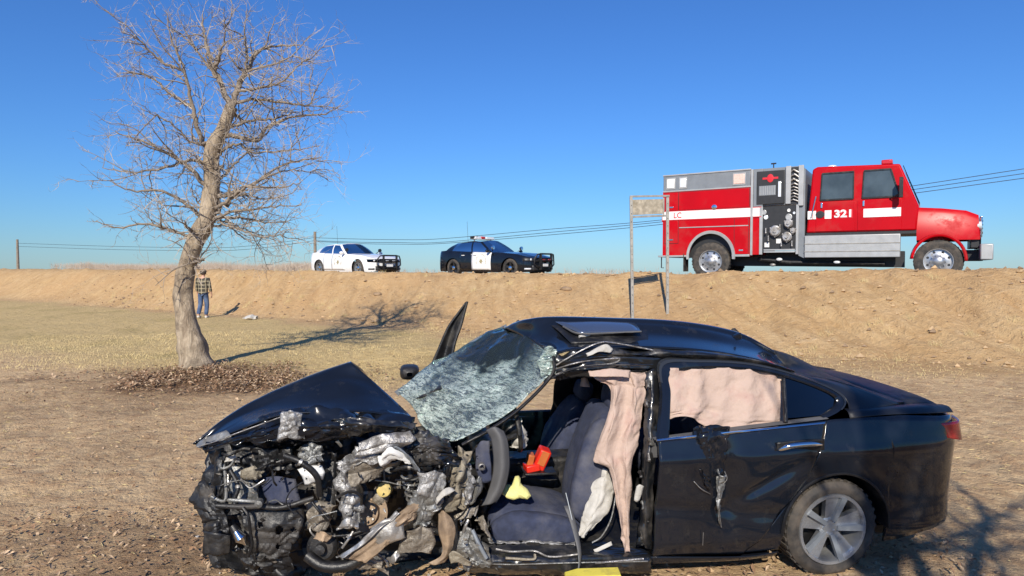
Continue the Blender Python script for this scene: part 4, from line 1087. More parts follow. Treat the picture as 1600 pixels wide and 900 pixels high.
sheet('floor_tag', [[(927, 859, .84), (955, 846, .84)], [(930, 864, .85), (957, 852, .85)]], MT['airbag_white'], None, (8, 5), .006, 8, 6)
# ---- airbags of the front door
sheet('front_curtain_airbag', [[(917, 581, .60), (940, 580, .63), (968, 579, .60), (990, 581, .63), (1010, 583, .60)], [(930, 592, .62), (952, 592, .66), (972, 591, .62), (992, 594, .67), (1011, 597, .64)],
       [(950, 608, .66), (962, 606, .70), (978, 604, .66), (994, 610, .71), (1009, 612, .67)], [(948, 650, .71), (960, 648, .75), (976, 648, .71), (990, 655, .76), (1005, 660, .72)],
       [(926, 715, .76), (945, 708, .80), (964, 700, .77), (980, 696, .80), (1000, 690, .76)], [(952, 738, .80), (960, 737, .83), (970, 735, .80), (979, 733, .83), (988, 728, .80)],
       [(961, 785, .83), (967, 785, .855), (973, 785, .83), (980, 785, .855), (987, 785, .83)], [(970, 835, .85), (973, 835, .87), (977, 836, .85), (981, 836, .87), (985, 836, .85)], [(975, 862, .86), (977, 863, .865), (979, 864, .86), (980, 864, .865), (982, 862, .86)]],
      MT['airbag'], None, (60, 140), .026, 9, 71, .95, .002, 60, edge=True, aniso=.5)
sheet('airbag_flap', [[(918, 580, .64), (950, 577, .67), (985, 579, .65)], [(922, 588, .68), (950, 588, .71), (983, 589, .69)]], MT['airbag'], None, (20, 8), .012, 8, 72, .4, .003, 60)
sheet('airbag_tail', [[(908, 590, .4), (914, 589, .42), (919, 591, .4)], [(906, 604, .42), (914, 604, .44), (922, 605, .42)]], MT['airbag'], None, (8, 8), .008, 9, 73, .4, .003, 60)
sheet('side_airbag', [[(938, 732, .66), (948, 730, .70), (957, 738, .68)], [(926, 752, .70), (945, 752, .76), (962, 762, .72)], [(915, 785, .73), (935, 788, .79), (955, 792, .75)], [(906, 815, .76), (922, 820, .81), (938, 818, .77)], [(902, 836, .78), (910, 840, .80), (920, 836, .79)]],
      MT['airbag_white'], None, (24, 40), .035, 7, 81, .7, .003, 50)
# ---- seats
navy = MT['navy_cloth']
ds = empty('driver_seat'); ds.parent = car
loft('seat_back', [L(900, 812, .40), L(908, 760, .40), L(922, 700, .38), L(938, 650, .36), L(946, 632, .36)], [.20, .25, .26, .23, .18], [.09, .10, .09, .07, .05], navy, ds, 22, 24, .5, .012, 3)
loft('seat_cushion', [L(766, 812, .42), L(790, 797, .42), L(840, 800, .42), L(905, 812, .42)], [.22, .26, .27, .26], [.09, .12, .11, .10], navy, ds, 22, 24, .45, .012, 5)
loft('seat_bolster', [L(772, 836, .66), L(800, 822, .68), L(850, 824, .69), L(905, 832, .69)], [.05, .06, .06, .06], [.07, .09, .09, .08], navy, ds, 18, 16, .6, .010, 6)
loft('back_bolster', [L(912, 812, .66), L(918, 760, .65), L(932, 700, .60), L(945, 655, .56)], [.05, .06, .06, .05], [.10, .11, .10, .07], navy, ds, 18, 16, .6, .008, 7)
loft('headrest', [L(952, 640, .36), L(958, 615, .36), L(960, 600, .36)], [.13, .14, .11], [.05, .06, .05], navy, ds, 10, 16, .6)
ps = empty('passenger_seat'); ps.parent = car
loft('seat_back', [L(862, 735, -.32), L(872, 690, -.33), L(895, 650, -.34), L(910, 625, -.34)], [.20, .25, .25, .20], [.09, .10, .09, .07], navy, ps, 18, 20, .5, .012, 8)
loft('seat_cushion', [L(800, 742, -.35), L(830, 735, -.35), L(870, 740, -.35)], [.24, .26, .25], [.10, .11, .10], navy, ps, 14, 20, .5, .012, 9)
loft('headrest', [L(905, 622, -.34), L(912, 606, -.34), L(914, 595, -.34)], [.13, .14, .11], [.05, .06, .05], navy, ps, 10, 16, .6)
loft('rear_bench', [(.55, 0, .55), (.50, 0, .85), (.36, 0, 1.10), (.28, 0, 1.22)], [.66, .68, .66, .6], [.12, .14, .12, .08], navy, None, 14, 20, .4)
loft('bench_cushion', [(.55, 0, .46), (.8, 0, .48), (1.02, 0, .46)], [.66, .68, .66], [.12, .13, .12], navy, None, 12, 20, .4)
sheet('far_curtain_airbag', [[(868, 590, -.5), (900, 585, -.5), (940, 582, -.5)], [(862, 640, -.6), (900, 640, -.6), (940, 640, -.6)], [(850, 690, -.66), (880, 690, -.66), (930, 690, -.66)]], MT['black_plastic'], None, (20, 16), .03, 5, 17, .5)
MB().box((1.95, .02, .45), (1.1, .22, .34)).build('centre_console', MT['dark_plastic'], car, bevel=.03)
MB().tube([L(855, 745, .04), L(853, 728, .05)], .018, 8).ball(L(852, 724, .05), .03, 10).build('gear_lever', MT['black_plastic'], car)
sheet('console_tray', [[(800, 738, .12), (840, 736, .15), (872, 735, .15)], [(798, 745, .28), (840, 748, .30), (872, 748, .30)]], MT['dark_plastic'], None, (20, 8), .02, 8, 44)
wire('seat_belt', [(884, 770, .72), (893, 808, .80), (901, 850, .90), (905, 875, .94), (902, 899, .95)], .004, MT['grey_metal'], k=10)
bl_ = catmull([L(*q) for q in ((886, 790, .75), (895, 815, .82), (904, 852, .925), (907, 876, .95), (902, 902, .955))], 16)
tw = np.linspace(.2, 1.4, 16)
MB().grid([bl_ + np.stack([.022 * np.cos(tw) * s, .022 * np.sin(tw) * s * .6, 0 * tw], -1) for s in (-1, 0, 1)]).build('seat_belt_webbing', MT['grey_plastic'], car, 60, solid=.003)
# ---- dash end, steering column, firewall
sheet('firewall', [[(700, 690, .55), (690, 690, .1), (690, 650, -.7)], [(730, 760, .55), (715, 740, .1), (705, 690, -.7)], [(745, 840, .55), (730, 810, .1), (715, 745, -.7)]], MT['black_plastic'], None, (20, 20), .05, 4, 22)
loft('dash_panel', [L(742, 668, .22), L(752, 690, .20), L(762, 715, .18), L(768, 738, .16)], [.40, .42, .40, .36], [.08, .09, .09, .07], MT['black_plastic'], None, 14, 18, .5, .02, 2)
sheet('dash_end_panel', [[(760, 672, .70), (772, 667, .74), (787, 674, .72)], [(768, 690, .72), (782, 688, .77), (793, 692, .74)], [(771, 730, .74), (785, 730, .79), (796, 728, .75)], [(764, 765, .75), (777, 764, .80), (790, 758, .77)], [(752, 790, .76), (764, 788, .79), (776, 782, .77)]], MT['grey_plastic'], None, (14, 36), .008, 4, 23, .3, .012, 50)
sheet('dash_end_face', [[(742, 700, .70), (752, 690, .72), (764, 690, .72)], [(744, 730, .72), (755, 728, .74), (768, 728, .74)], [(748, 755, .73), (757, 755, .75), (768, 752, .75)]], MT['navy_cloth'], None, (12, 14), .015, 7, 24, .5)
MB().lathe([(0, .022), (.03, .022), (.035, .016), (.015, .012)], L(752, 727, .78), (0, 1, 0), 14).build('bolt_head', MT['alloy'], car)
sw = MB(); c0 = L(806, 668, .42)
sw.tube([c0 + Vector((.05 * math.sin(a) * .4, .17 * math.cos(a), .17 * math.sin(a) * .9)) for a in np.linspace(0, 2 * PI, 25)], .016, 8, False); sw.ball(c0 + Vector((.03, 0, -.01)), .07, 12)
sw.build('steering_wheel', MT['black_plastic'], car)
sheet('steering_airbag', [[(812, 655, .44), (818, 665, .48), (824, 676, .44)], [(800, 688, .44), (812, 688, .52), (826, 684, .46)], [(796, 698, .46), (810, 703, .50), (824, 698, .46)]], MT['airbag_white'], None, (16, 18), .03, 8, 82, .6, .003, 50)
for i, (a, b_) in enumerate((((745, 700, .6), (806, 680, .5)), ((780, 690, .5), (800, 668, .4)))): wire('column_rod', [a, b_], .02, MT['dark_plastic'])
# ---- windscreen, far A pillar, mirror, the bent-up trim
WS = [[(863, 551, .575), (850, 541, .36), (826, 530, .05), (805, 519, -.22), (786, 511, -.5)], [(860, 583, .61), (835, 573, .36), (802, 557, .05), (772, 542, -.22), (742, 532, -.53)],
      [(812, 632, .625), (784, 616, .38), (755, 592, .08), (722, 572, -.22), (695, 560, -.56)], [(765, 666, .635), (735, 650, .42), (706, 622, .10), (682, 602, -.2), (658, 584, -.56)],
      [(714, 693, .64), (690, 690, .46), (660, 668, .16), (645, 638, -.12), (622, 611, -.5)]]
wsd = sheet('windscreen', WS, MT['cracked'], None, (70, 90), .045, 2.6, 55, .55, .006, 60, edge=True)
wire('windscreen_seal', [(864, 556, .60), (862, 586, .635), (815, 636, .645), (768, 670, .65), (722, 695, .65)], .012, MT['black_plastic'], wsd, k=26)
wire('upper_seal', [(862, 551, .58), (826, 530, .06), (786, 511, -.5)], .006, MT['black_plastic'], wsd, k=20)
sheet('glass_corner', [[(846, 548, .585), (858, 541, .60), (868, 546, .59)], [(838, 566, .60), (856, 562, .635), (872, 570, .61)], [(846, 590, .61), (858, 586, .635), (868, 584, .62)]], MT['cracked'], wsd, (20, 20), .04, 8, 56, .7, .006)
sheet('far_a_pillar', [[(616, 612, -.66), (690, 566, -.68), (740, 530, -.64), (790, 507, -.56)], [(622, 618, -.60), (694, 573, -.62), (745, 536, -.58), (792, 513, -.52)]], MT['grey_metal'], None, (30, 6), .01, 4, 57)
sheet('cowl', [[(628, 612, -.45), (650, 604, -.35), (690, 594, -.2)], [(640, 628, -.2), (662, 618, -.1), (690, 606, .0)]], MT['dark_plastic'], None, (20, 10), .03, 6, 58)
wire('wiper_arm', [(632, 612, -.4), (690, 592, -.25), (730, 560, -.3)], .008, MT['black_plastic'])
tr = sheet('bent_trim', [[(731, 471, -.88), (729, 472, -.90), (727, 474, -.88)], [(722, 505, -.86), (710, 505, -.92), (702, 508, -.88)], [(712, 535, -.84), (700, 535, -.92), (687, 540, -.86)], [(707, 562, -.82), (692, 566, -.90), (672, 574, -.84)]], MT['black_plastic'], None, (8, 30), .004, 4, 59, .3, .016, 60)
tr['label'] = 'dark curved blade of door trim bent straight up'
mp_ = L(640, 581, -.98)
mm = MB(); G = []
for i in range(13):
    t = i / 12; s = (1 - abs(2 * t - 1) ** 3.2) ** .5 if 0 < i < 12 else .05
    G.append([mp_ + Vector((.085 * (1 if True else 1) * math.copysign(abs(math.cos(a)) ** .6, math.cos(a)) * (.25 + .75 * s), -.11 + .22 * t, .062 * math.copysign(abs(math.sin(a)) ** .6, math.sin(a)) * (.25 + .75 * s))) for a in np.linspace(0, 2 * PI, 18)])
mm.grid([[tuple(p) for p in r] for r in G]); mm.bar(L(655, 592, -.85), L(668, 600, -.72), .05, .03)
mm.build('door_mirror', MT['dark_plastic'], car, 50)

# ---- bonnet, buckled up at the rear
HRP = [[(1.0, .3), (.9, .3)],
      [(305, 693, .66), (345, 658, .56), (390, 629, .46), (440, 605, .40), (492, 583, .36), (548, 565, .34)],
      [(306, 695, .69), (358, 660, .64), (410, 636, .56), (470, 612, .52), (530, 594, .48), (583, 596, .42)],
      [(308, 697, .72), (372, 664, .73), (430, 645, .70), (500, 630, .68), (560, 620, .62), (618, 628, .55)],
      [(312, 698, .76), (385, 667, .80), (440, 648, .82), (510, 644, .82), (575, 644, .78), (648, 657, .70)]]
HR = Ls(HRP[1:])
far_ = [p + V(-.05, -.45, -.16) for p in HR[0]]; far2 = [p + V(-.06, -.95, -.34) for p in HR[0]]
HR = [far2, far_] + HR
hood = sheet('bonnet', HR, MT['paint_black'], None, (60, 60), .008, 1.6, 101, .4, .008, 60, edge=False, local=True)
sheet('bonnet_edge', [[(312, 694, .75), (385, 661, .78), (440, 641, .80), (510, 637, .80), (575, 636, .76), (648, 651, .69)],
                      [(318, 700, .82), (390, 678, .87), (445, 664, .91), (515, 660, .92), (580, 660, .90), (648, 664, .80)],
                      [(322, 701, .83), (385, 690, .87), (445, 680, .90), (520, 676, .93), (590, 672, .92), (646, 668, .80)],
                      [(318, 700, .80), (380, 694, .83), (448, 691, .86), (525, 688, .86), (595, 678, .86), (640, 672, .78)]], MT['paint_black'], hood, (80, 26), .050, 5, 102, .75, .004, 25, aniso=1.8)
sheet('crumpled_wing_top', [[(520, 655, .90), (570, 650, .94), (625, 656, .90), (652, 660, .80)], [(530, 670, .94), (580, 664, .98), (630, 668, .93), (654, 672, .82)], [(545, 685, .92), (590, 680, .95), (632, 676, .90), (650, 678, .80)]], MT['paint_worn'], hood, (50, 26), .040, 8, 103, .8, .004, 25)
sheet('lamp_shard', [[(438, 645, .90), (455, 641, .94), (474, 647, .91)], [(435, 668, .93), (456, 665, .96), (475, 668, .93)], [(432, 690, .90), (450, 688, .93), (476, 688, .90)]], MT['silver_crush'], hood, (22, 26), .035, 8, 104, .8, .004, 25)
sheet('front_lip', [[(304, 694, .70), (325, 682, .76), (352, 672, .80)], [(308, 699, .78), (335, 692, .82), (362, 682, .85)], [(316, 701, .78), (340, 698, .80), (362, 692, .80)]], MT['grey_steel'], hood, (20, 12), .014, 6, 105)
wire('lip_edge', [(308, 698, .80), (336, 690, .84), (372, 676, .88), (438, 652, .90)], .004, MT['bare_metal'], hood, k=20)
# ---- the dark mass of the engine bay, built from crushed plastic and steel sheets one behind the other
BP, DP, GSt, BM, AL, SC, MM, CM, RS = (MT[k] for k in ('black_plastic', 'dark_plastic', 'grey_steel', 'bare_metal', 'alloy', 'silver_crush', 'muddy_metal', 'cream_metal', 'rust_steel'))
def blob(name, rows, mat, n=(30, 24), amp=.05, freq=6, seed=0, ridge=.7, thick=.005, parent=None, aniso=1.0, holes=None):
    if mat in (BM, AL, SC, MM, CM, GSt):                           # sheet metal folds into flat facets
        n = (max(6, int(n[0] * .7)), max(5, int(n[1] * .7))); amp *= 1.1
        return sheet(name, rows, mat, parent, n, amp, freq * .72, seed, .9, thick, 10, aniso=aniso, holes=holes)
    n = (max(6, int(n[0] * .75)), max(5, int(n[1] * .75)))
    return sheet(name, rows, mat, parent, n, amp, freq, seed, max(ridge, .8), thick, 13, aniso=aniso, holes=holes)
blob('engine_bay_liner', [[(322, 690, .15), (420, 672, .10), (540, 668, .10), (690, 670, .20)], [(315, 760, .30), (420, 750, .20), (540, 745, .20), (720, 740, .30)], [(318, 830, .42), (420, 830, .30), (560, 825, .30), (740, 820, .35)], [(340, 890, .5), (440, 900, .42), (560, 880, .4), (740, 880, .4)]], BP, (60, 50), .10, 4, 110, .7, .01)
blob('engine_block', [[(420, 690, .45), (500, 684, .50), (600, 680, .45)], [(415, 740, .50), (500, 735, .58), (600, 735, .5)], [(430, 800, .50), (510, 800, .56), (600, 800, .5)]], DP, (40, 36), .09, 7, 111, .8)
# front end, left part
blob('radiator_frame', [[(322, 705, .62), (345, 700, .72), (372, 712, .70)], [(318, 745, .68), (342, 742, .78), (368, 745, .74)], [(305, 772, .72), (335, 775, .82), (362, 780, .78)], [(303, 795, .74), (330, 800, .84), (360, 800, .80)]], BP, (30, 40), .05, 7, 112, .7)
blob('bumper_side', [[(300, 765, .74), (312, 752, .78), (330, 760, .80)], [(298, 785, .78), (318, 788, .84), (345, 790, .86)], [(312, 815, .82), (330, 812, .88), (355, 812, .88)], [(316, 835, .82), (335, 832, .88), (360, 832, .88)]], DP, (24, 34), .045, 8, 113, .7)
blob('radiator_panel', [[(342, 722, .70), (370, 728, .74), (402, 728, .72)], [(345, 755, .74), (372, 756, .78), (404, 752, .75)], [(352, 790, .78), (376, 790, .81), (408, 786, .78)]], MT['grey_steel'], (24, 24), .03, 6, 114, .5)
blob('bracket', [[(372, 738, .80), (395, 730, .83), (412, 738, .80)], [(376, 750, .80), (396, 752, .83), (414, 748, .80)]], CM, (20, 8), .03, 9, 115, .8)
wire('bracket_edge', [(376, 748, .84), (390, 762, .85), (402, 757, .86), (413, 750, .85)], .005, AL)
blob('air_box', [[(408, 748, .72), (432, 744, .76), (462, 748, .74)], [(412, 770, .76), (436, 768, .80), (466, 770, .77)], [(418, 786, .78), (440, 786, .81), (470, 785, .78)]], MT['navy_cloth'], (18, 16), .012, 4, 116, .4, .012)
blob('white_duct', [[(463, 734, .82), (482, 728, .86), (503, 727, .84)], [(470, 744, .86), (486, 742, .90), (506, 738, .87)], [(477, 759, .85), (492, 754, .88), (505, 748, .85)]], MT['white_plastic'], (18, 16), .014, 8, 117, .5, .01)
blob('pleated_hose', [[(462, 700, .80), (485, 694, .84), (505, 700, .82)], [(460, 715, .82), (485, 712, .87), (507, 712, .84)], [(458, 728, .82), (484, 724, .86), (506, 724, .83)]], GSt, (24, 22), .04, 9, 118, .8, aniso=3)
blob('torn_bracket', [[(352, 716, .78), (366, 710, .82), (376, 716, .80)], [(350, 722, .79), (366, 722, .83), (378, 724, .80)]], MT['airbag_white'], (14, 8), .03, 12, 119, .8)
blob('slam_panel', [[(356, 690, .72), (410, 700, .76), (455, 694, .74)], [(362, 712, .76), (412, 722, .80), (458, 715, .78)], [(380, 735, .76), (416, 740, .80), (460, 735, .77)]], BP, (34, 26), .06, 8, 120, .8)
for i, p in enumerate(([(338, 790, .86), (380, 792, .89), (406, 791, .90), (440, 793, .90), (490, 778, .88)], [(355, 781, .86), (390, 783, .88), (405, 784, .90)], [(330, 776, .84), (352, 782, .87), (352, 745, .82), (350, 725, .78)])):
    wire('radiator_rail', p, (.016, .011, .010)[i], (DP, GSt, GSt)[i], None, 8)
MB().lathe([(-.02, .022), (.02, .022), (.025, .010), (.028, .0001)], L(405, 786, .93), (0, 1, 0), 14).build('bolt_head', GSt, car)
blob('condenser_panel', [[(372, 795, .84), (420, 797, .87), (475, 795, .85)], [(378, 825, .87), (422, 826, .90), (470, 826, .87)], [(385, 850, .87), (424, 852, .90), (458, 852, .87)], [(392, 872, .86), (426, 874, .89), (452, 872, .86)]], DP, (44, 44), .035, 9, 121, .6, holes=[(.3, .25, .05, .05), (.62, .35, .06, .09), (.62, .70, .05, .06), (.85, .35, .03, .05)])
blob('lower_grille', [[(362, 858, .84), (400, 868, .87), (452, 868, .85)], [(366, 880, .84), (404, 888, .87), (460, 886, .85)], [(380, 893, .80), (410, 897, .83), (460, 896, .80)]], BP, (36, 20), .06, 8, 122, .7)
blob('lower_cover', [[(314, 832, .86), (336, 834, .90), (362, 838, .88)], [(315, 850, .87), (338, 852, .91), (362, 854, .88)], [(316, 867, .86), (338, 868, .89), (360, 866, .86)]], DP, (26, 22), .030, 5, 123, .8)
bulb = MB().lathe([(-.02, .020), (.02, .026), (.05, .030), (.055, .022)], L(366, 826, .90), L(380, 848, .93) - L(366, 826, .90), 14)
bo = bulb.build('lamp_socket', BP, car); MB().lathe([(.0, .018), (.05, .034), (.055, .030), (.085, .010), (.10, .006)], L(368, 830, .92), L(384, 852, .93) - L(368, 830, .92), 16).build('lamp_reflector', MT['chrome'], bo)
wire('radiator_cable', [(380, 793, .91), (388, 806, .93), (391, 830, .93), (394, 850, .93), (388, 870, .92)], .009, BP)
blob('bumper_beam', [[(340, 800, .70), (400, 805, .74), (480, 800, .74)], [(345, 860, .76), (400, 870, .80), (470, 865, .78)]], BP, (30, 20), .05, 6, 124)
# middle: crushed inner wing and torn liner arching over the wheel well
blob('inner_wing', [[(528, 722, .84), (545, 702, .90), (575, 696, .92), (612, 686, .90), (640, 684, .84)], [(530, 728, .92), (552, 714, .97), (585, 706, .98), (615, 699, .97), (648, 712, .90)], [(537, 742, .94), (560, 728, .98), (590, 720, .99), (615, 714, .98), (652, 728, .90)]], SC, (60, 24), .055, 9, 130, .85)
blob('inner_wing_lip', [[(590, 712, .99), (612, 698, 1.02), (640, 716, .96)], [(588, 722, 1.0), (614, 712, 1.03), (645, 728, .97)], [(596, 728, .98), (616, 722, 1.0), (636, 724, .96)]], MT['white_plastic'], (28, 14), .030, 8, 131, .7)
blob('wing_stay', [[(612, 700, 1.0), (620, 698, 1.02), (626, 701, 1.0)], [(632, 716, .98), (640, 714, 1.0), (645, 718, .97)], [(650, 738, .94), (657, 736, .96), (660, 740, .93)]], MT['grey_metal'], (10, 24), .015, 8, 132, .6)
blob('liner_face', [[(538, 728, .90), (565, 722, .94), (600, 722, .93), (632, 720, .88)], [(537, 745, .90), (562, 742, .94), (592, 738, .93), (620, 730, .88)], [(540, 765, .90), (556, 760, .93), (580, 750, .90), (598, 742, .86)]], MM, (36, 26), .035, 7, 133, .7)
blob('liner_leg', [[(524, 724, .86), (534, 722, .92), (545, 730, .88)], [(524, 750, .88), (536, 750, .95), (552, 752, .90)], [(524, 780, .88), (545, 780, .96), (570, 776, .90)], [(527, 800, .88), (548, 802, .96), (572, 800, .90)], [(532, 820, .88), (545, 822, .93), (562, 822, .88)]], SC, (34, 60), .060, 10, 134, .9)
blob('torn_tongue', [[(532, 812, .92), (546, 808, .96), (562, 814, .93)], [(528, 822, .94), (545, 822, .98), (562, 824, .95)], [(523, 828, .93), (542, 830, .97), (560, 829, .94)]], MT['alloy'], (24, 14), .03, 10, 135, .8)
blob('black_liner', [[(492, 700, .70), (520, 705, .72), (530, 730, .74)], [(496, 760, .74), (515, 765, .78), (526, 770, .78)], [(500, 800, .78), (516, 805, .82), (528, 815, .8)]], BP, (20, 34), .05, 7, 136, .8)
blob('splash_shield', [[(470, 785, .80), (492, 782, .86), (524, 790, .83)], [(472, 806, .84), (495, 808, .90), (520, 812, .86)], [(470, 826, .85), (488, 830, .89), (505, 828, .86)]], MM, (28, 24), .05, 8, 137, .85)
wire('shield_strut', [(488, 785, .92), (500, 800, .94), (512, 814, .92)], .008, BP)
blob('wheel_well', [[(548, 735, .50), (600, 728, .52), (655, 730, .55)], [(545, 775, .50), (600, 775, .5), (660, 770, .55)], [(540, 830, .55), (590, 835, .5), (650, 820, .55)]], BP, (30, 26), .06, 5, 138, .6)
blob('torn_wing_sheet', [[(562, 690, .97), (598, 678, .99), (640, 676, .97)], [(556, 704, 1.0), (600, 694, 1.03), (650, 690, .99)], [(548, 716, 1.0), (590, 710, 1.02), (628, 704, 1.0)]], BM, (30, 16), .030, 5, 170)
blob('torn_panel', [[(655, 742, .95), (676, 736, .98), (700, 742, .95)], [(650, 770, .97), (674, 768, 1.0), (696, 768, .97)], [(656, 800, .96), (672, 806, .99), (690, 798, .96)]], SC, (34, 44), .050, 9, 171)
blob('folded_sheet', [[(575, 828, .99), (600, 812, 1.01), (628, 806, .99)], [(582, 846, 1.01), (606, 834, 1.03), (632, 826, 1.01)], [(600, 858, 1.0), (615, 850, 1.02), (634, 842, 1.0)]], AL, (22, 16), .022, 5, 172)
# yellow cap with its reservoir
cap = MB().lathe([(-.03, .040), (0, .042), (.02, .044), (.05, .044), (.055, .036), (.055, .0001)], L(602, 765, .74), (.15, .9, .35), 18).build('reservoir_cap', MT.setdefault('yellow_plastic', pm('dusty yellow plastic', (.56, .43, .15), .6, 0, .2, 12, .2, 30, 0, (.22, .17, .09), .35, 9)), car)
MB().ball(L(594, 778, .70), .055, 12, (1, .8, 1.2)).build('reservoir', MM, cap)
wire('strut_rod', [(600, 735, .74), (601, 752, .75)], .006, GSt)
blob('small_bracket', [[(618, 752, .78), (626, 748, .80)], [(618, 766, .78), (625, 762, .80)]], MM, (8, 8), .02, 10, 139)
# control arm and subframe: long rusty pressed steel member running up to the right
blob('control_arm', [[(528, 868, .93), (560, 848, .95), (590, 822, .96), (625, 795, .94), (655, 778, .90)], [(545, 876, .98), (575, 855, 1.0), (605, 828, 1.01), (640, 800, .99), (662, 785, .94)], [(570, 880, .99), (592, 862, 1.01), (615, 838, 1.01), (645, 812, .98), (660, 796, .93)], [(590, 868, .94), (600, 856, .96), (625, 832, .95), (650, 812, .92), (660, 802, .88)]], RS, (60, 22), .028, 6, 140, .7, aniso=2.5)
blob('arm_flange', [[(525, 870, .96), (555, 850, .99), (585, 825, 1.0), (620, 798, .97)], [(535, 872, 1.0), (562, 854, 1.02), (592, 829, 1.03), (625, 802, 1.0)]], AL, (40, 8), .015, 8, 141)
mo = MB(); mo.lathe([(-.08, .085), (.0, .095), (.03, .092), (.05, .07), (.05, .035), (.09, .03), (.095, .0001)], L(505, 852, .80), (.1, 1, .15), 24)
mo.build('steering_motor', DP, car, 40)
blob('motor_bracket', [[(495, 828, .86), (508, 832, .90), (520, 838, .88)], [(490, 842, .88), (504, 846, .92), (512, 850, .9)]], RS, (16, 10), .02, 9, 142)
wire('lower_hose', [(480, 868, .86), (505, 884, .90), (540, 884, .92), (565, 872, .92)], .035, BP, None, 10)
for i, p in enumerate(([(520, 838, .88), (545, 836, .9), (565, 830, .9)], [(535, 856, .9), (545, 842, .92), (552, 830, .9)])): wire('track_rod', p, .008, (BP, AL)[i])
blob('lower_debris', [[(540, 872, .86), (570, 868, .9), (600, 878, .88)], [(545, 886, .88), (572, 884, .93), (605, 890, .9)], [(560, 896, .86), (580, 896, .9), (610, 898, .88)]], MM, (30, 16), .05, 10, 143, .9)
blob('torn_boot', [[(600, 875, .92), (612, 866, .96), (625, 858, .95)], [(604, 884, .94), (616, 878, .98), (628, 868, .96)]], MT['alloy'], (16, 8), .03, 9, 144, .8)
# right of it: battered upper wing stack and grey members towards the hinge pillar
blob('wing_stack', [[(625, 690, .84), (665, 674, .86), (705, 684, .80)], [(635, 702, .92), (672, 692, .94), (712, 700, .86)], [(645, 716, .92), (680, 712, .95), (718, 712, .88)], [(652, 735, .86), (690, 730, .9), (728, 724, .84)]], MT['paint_worn'], (46, 44), .050, 7, 150, .7, aniso=3.0)
blob('wing_skin', [[(648, 722, .84), (690, 728, .90), (706, 724, .88)], [(655, 750, .84), (690, 752, .90), (704, 748, .88)], [(640, 778, .84), (680, 778, .90), (700, 770, .86)]], MT['paint_black'], (34, 26), .05, 6, 151, .7)
blob('crushed_side_member', [[(640, 770, .92), (665, 762, .96), (690, 772, .93)], [(636, 800, .95), (660, 796, 1.0), (684, 795, .96)], [(640, 825, .94), (660, 826, .98), (676, 824, .95)]], GSt, (36, 34), .05, 11, 152, .85)
blob('subframe_plate', [[(635, 830, .97), (655, 826, 1.0), (674, 828, .98)], [(626, 848, .98), (652, 850, 1.01), (682, 848, .98)], [(622, 866, .97), (648, 868, 1.0), (672, 866, .97)]], MM, (30, 26), .034, 6, 153, .8, .006)
blob('hinge_pillar_skin', [[(684, 800, .92), (694, 798, .95), (706, 806, .93)], [(684, 825, .94), (698, 825, .98), (714, 828, .95)], [(690, 850, .95), (700, 850, .98), (710, 850, .95)], [(688, 868, .95), (696, 870, .97), (705, 866, .94)], [(668, 880, .95), (680, 884, .97), (694, 880, .95)]], RS, (22, 44), .015, 5, 154, .4, .008)
blob('hinge_pillar_edge', [[(706, 808, .92), (712, 812, .94), (716, 810, .92)], [(708, 845, .93), (712, 848, .95), (714, 845, .93)], [(700, 872, .94), (705, 874, .96), (708, 870, .94)]], BP, (8, 24), .01, 6, 155)
blob('torn_bulkhead', [[(705, 708, .78), (722, 700, .82), (738, 704, .80)], [(702, 728, .82), (720, 724, .88), (740, 726, .84)], [(694, 755, .84), (715, 752, .92), (742, 752, .86)], [(690, 780, .86), (715, 778, .93), (742, 776, .88)], [(690, 802, .86), (712, 802, .90), (730, 798, .86)]], CM, (36, 60), .060, 8, 156, .85)
blob('torn_seam', [[(726, 735, .90), (734, 730, .92), (742, 734, .9)], [(722, 765, .93), (733, 765, .96), (744, 762, .93)], [(722, 792, .92), (732, 792, .95), (742, 788, .92)]], SC, (18, 34), .04, 12, 157, .9)
blob('peeled_strip', [[(678, 785, .97), (690, 768, 1.0), (704, 760, .98)], [(682, 790, .98), (694, 776, 1.02), (712, 766, .99)]], MT['airbag_white'], (18, 8), .018, 8, 158, .5)
blob('bent_plate', [[(738, 752, .88), (748, 744, .90), (757, 748, .88)], [(733, 772, .90), (745, 770, .93), (756, 765, .9)], [(728, 790, .9), (738, 790, .92), (746, 784, .9)]], GSt, (14, 20), .02, 8, 159)
blob('foot_bracket', [[(708, 806, .82), (730, 794, .86), (745, 790, .84)], [(712, 812, .84), (732, 810, .88), (742, 806, .86)]], MM, (18, 10), .02, 8, 160)
for i, p in enumerate(([(724, 832, .90), (728, 820, .91), (732, 812, .9)], [(738, 828, .92), (748, 850, .95), (760, 872, .96)], [(742, 806, .90), (746, 794, .9)])): wire('door_strut', p, (.010, .013, .006)[i], (AL, MT['grey_metal'], AL)[i], None, 8)
blob('crushed_sill_end', [[(712, 835, .88), (730, 826, .92), (752, 835, .9)], [(708, 860, .92), (732, 858, .96), (765, 862, .93)], [(715, 882, .93), (738, 884, .97), (775, 882, .94)], [(728, 892, .9), (745, 894, .93), (780, 893, .91)]], GSt, (44, 40), .05, 11, 161, .85)
blob('crushed_floor_edge', [[(742, 810, .84), (756, 805, .88), (768, 828, .86)], [(748, 830, .88), (760, 832, .92), (775, 845, .9)]], MM, (20, 16), .03, 9, 162)
blob('white_scrap', [[(700, 868, .99), (712, 862, 1.0), (735, 878, 1.0)], [(703, 882, .99), (716, 880, 1.01), (738, 886, 1.0)]], CM, (20, 12), .018, 9, 163)
blob('pedal_box', [[(735, 785, .50), (760, 780, .55), (790, 790, .5)], [(740, 830, .5), (765, 830, .55), (790, 835, .5)]], BP, (20, 16), .05, 7, 164)
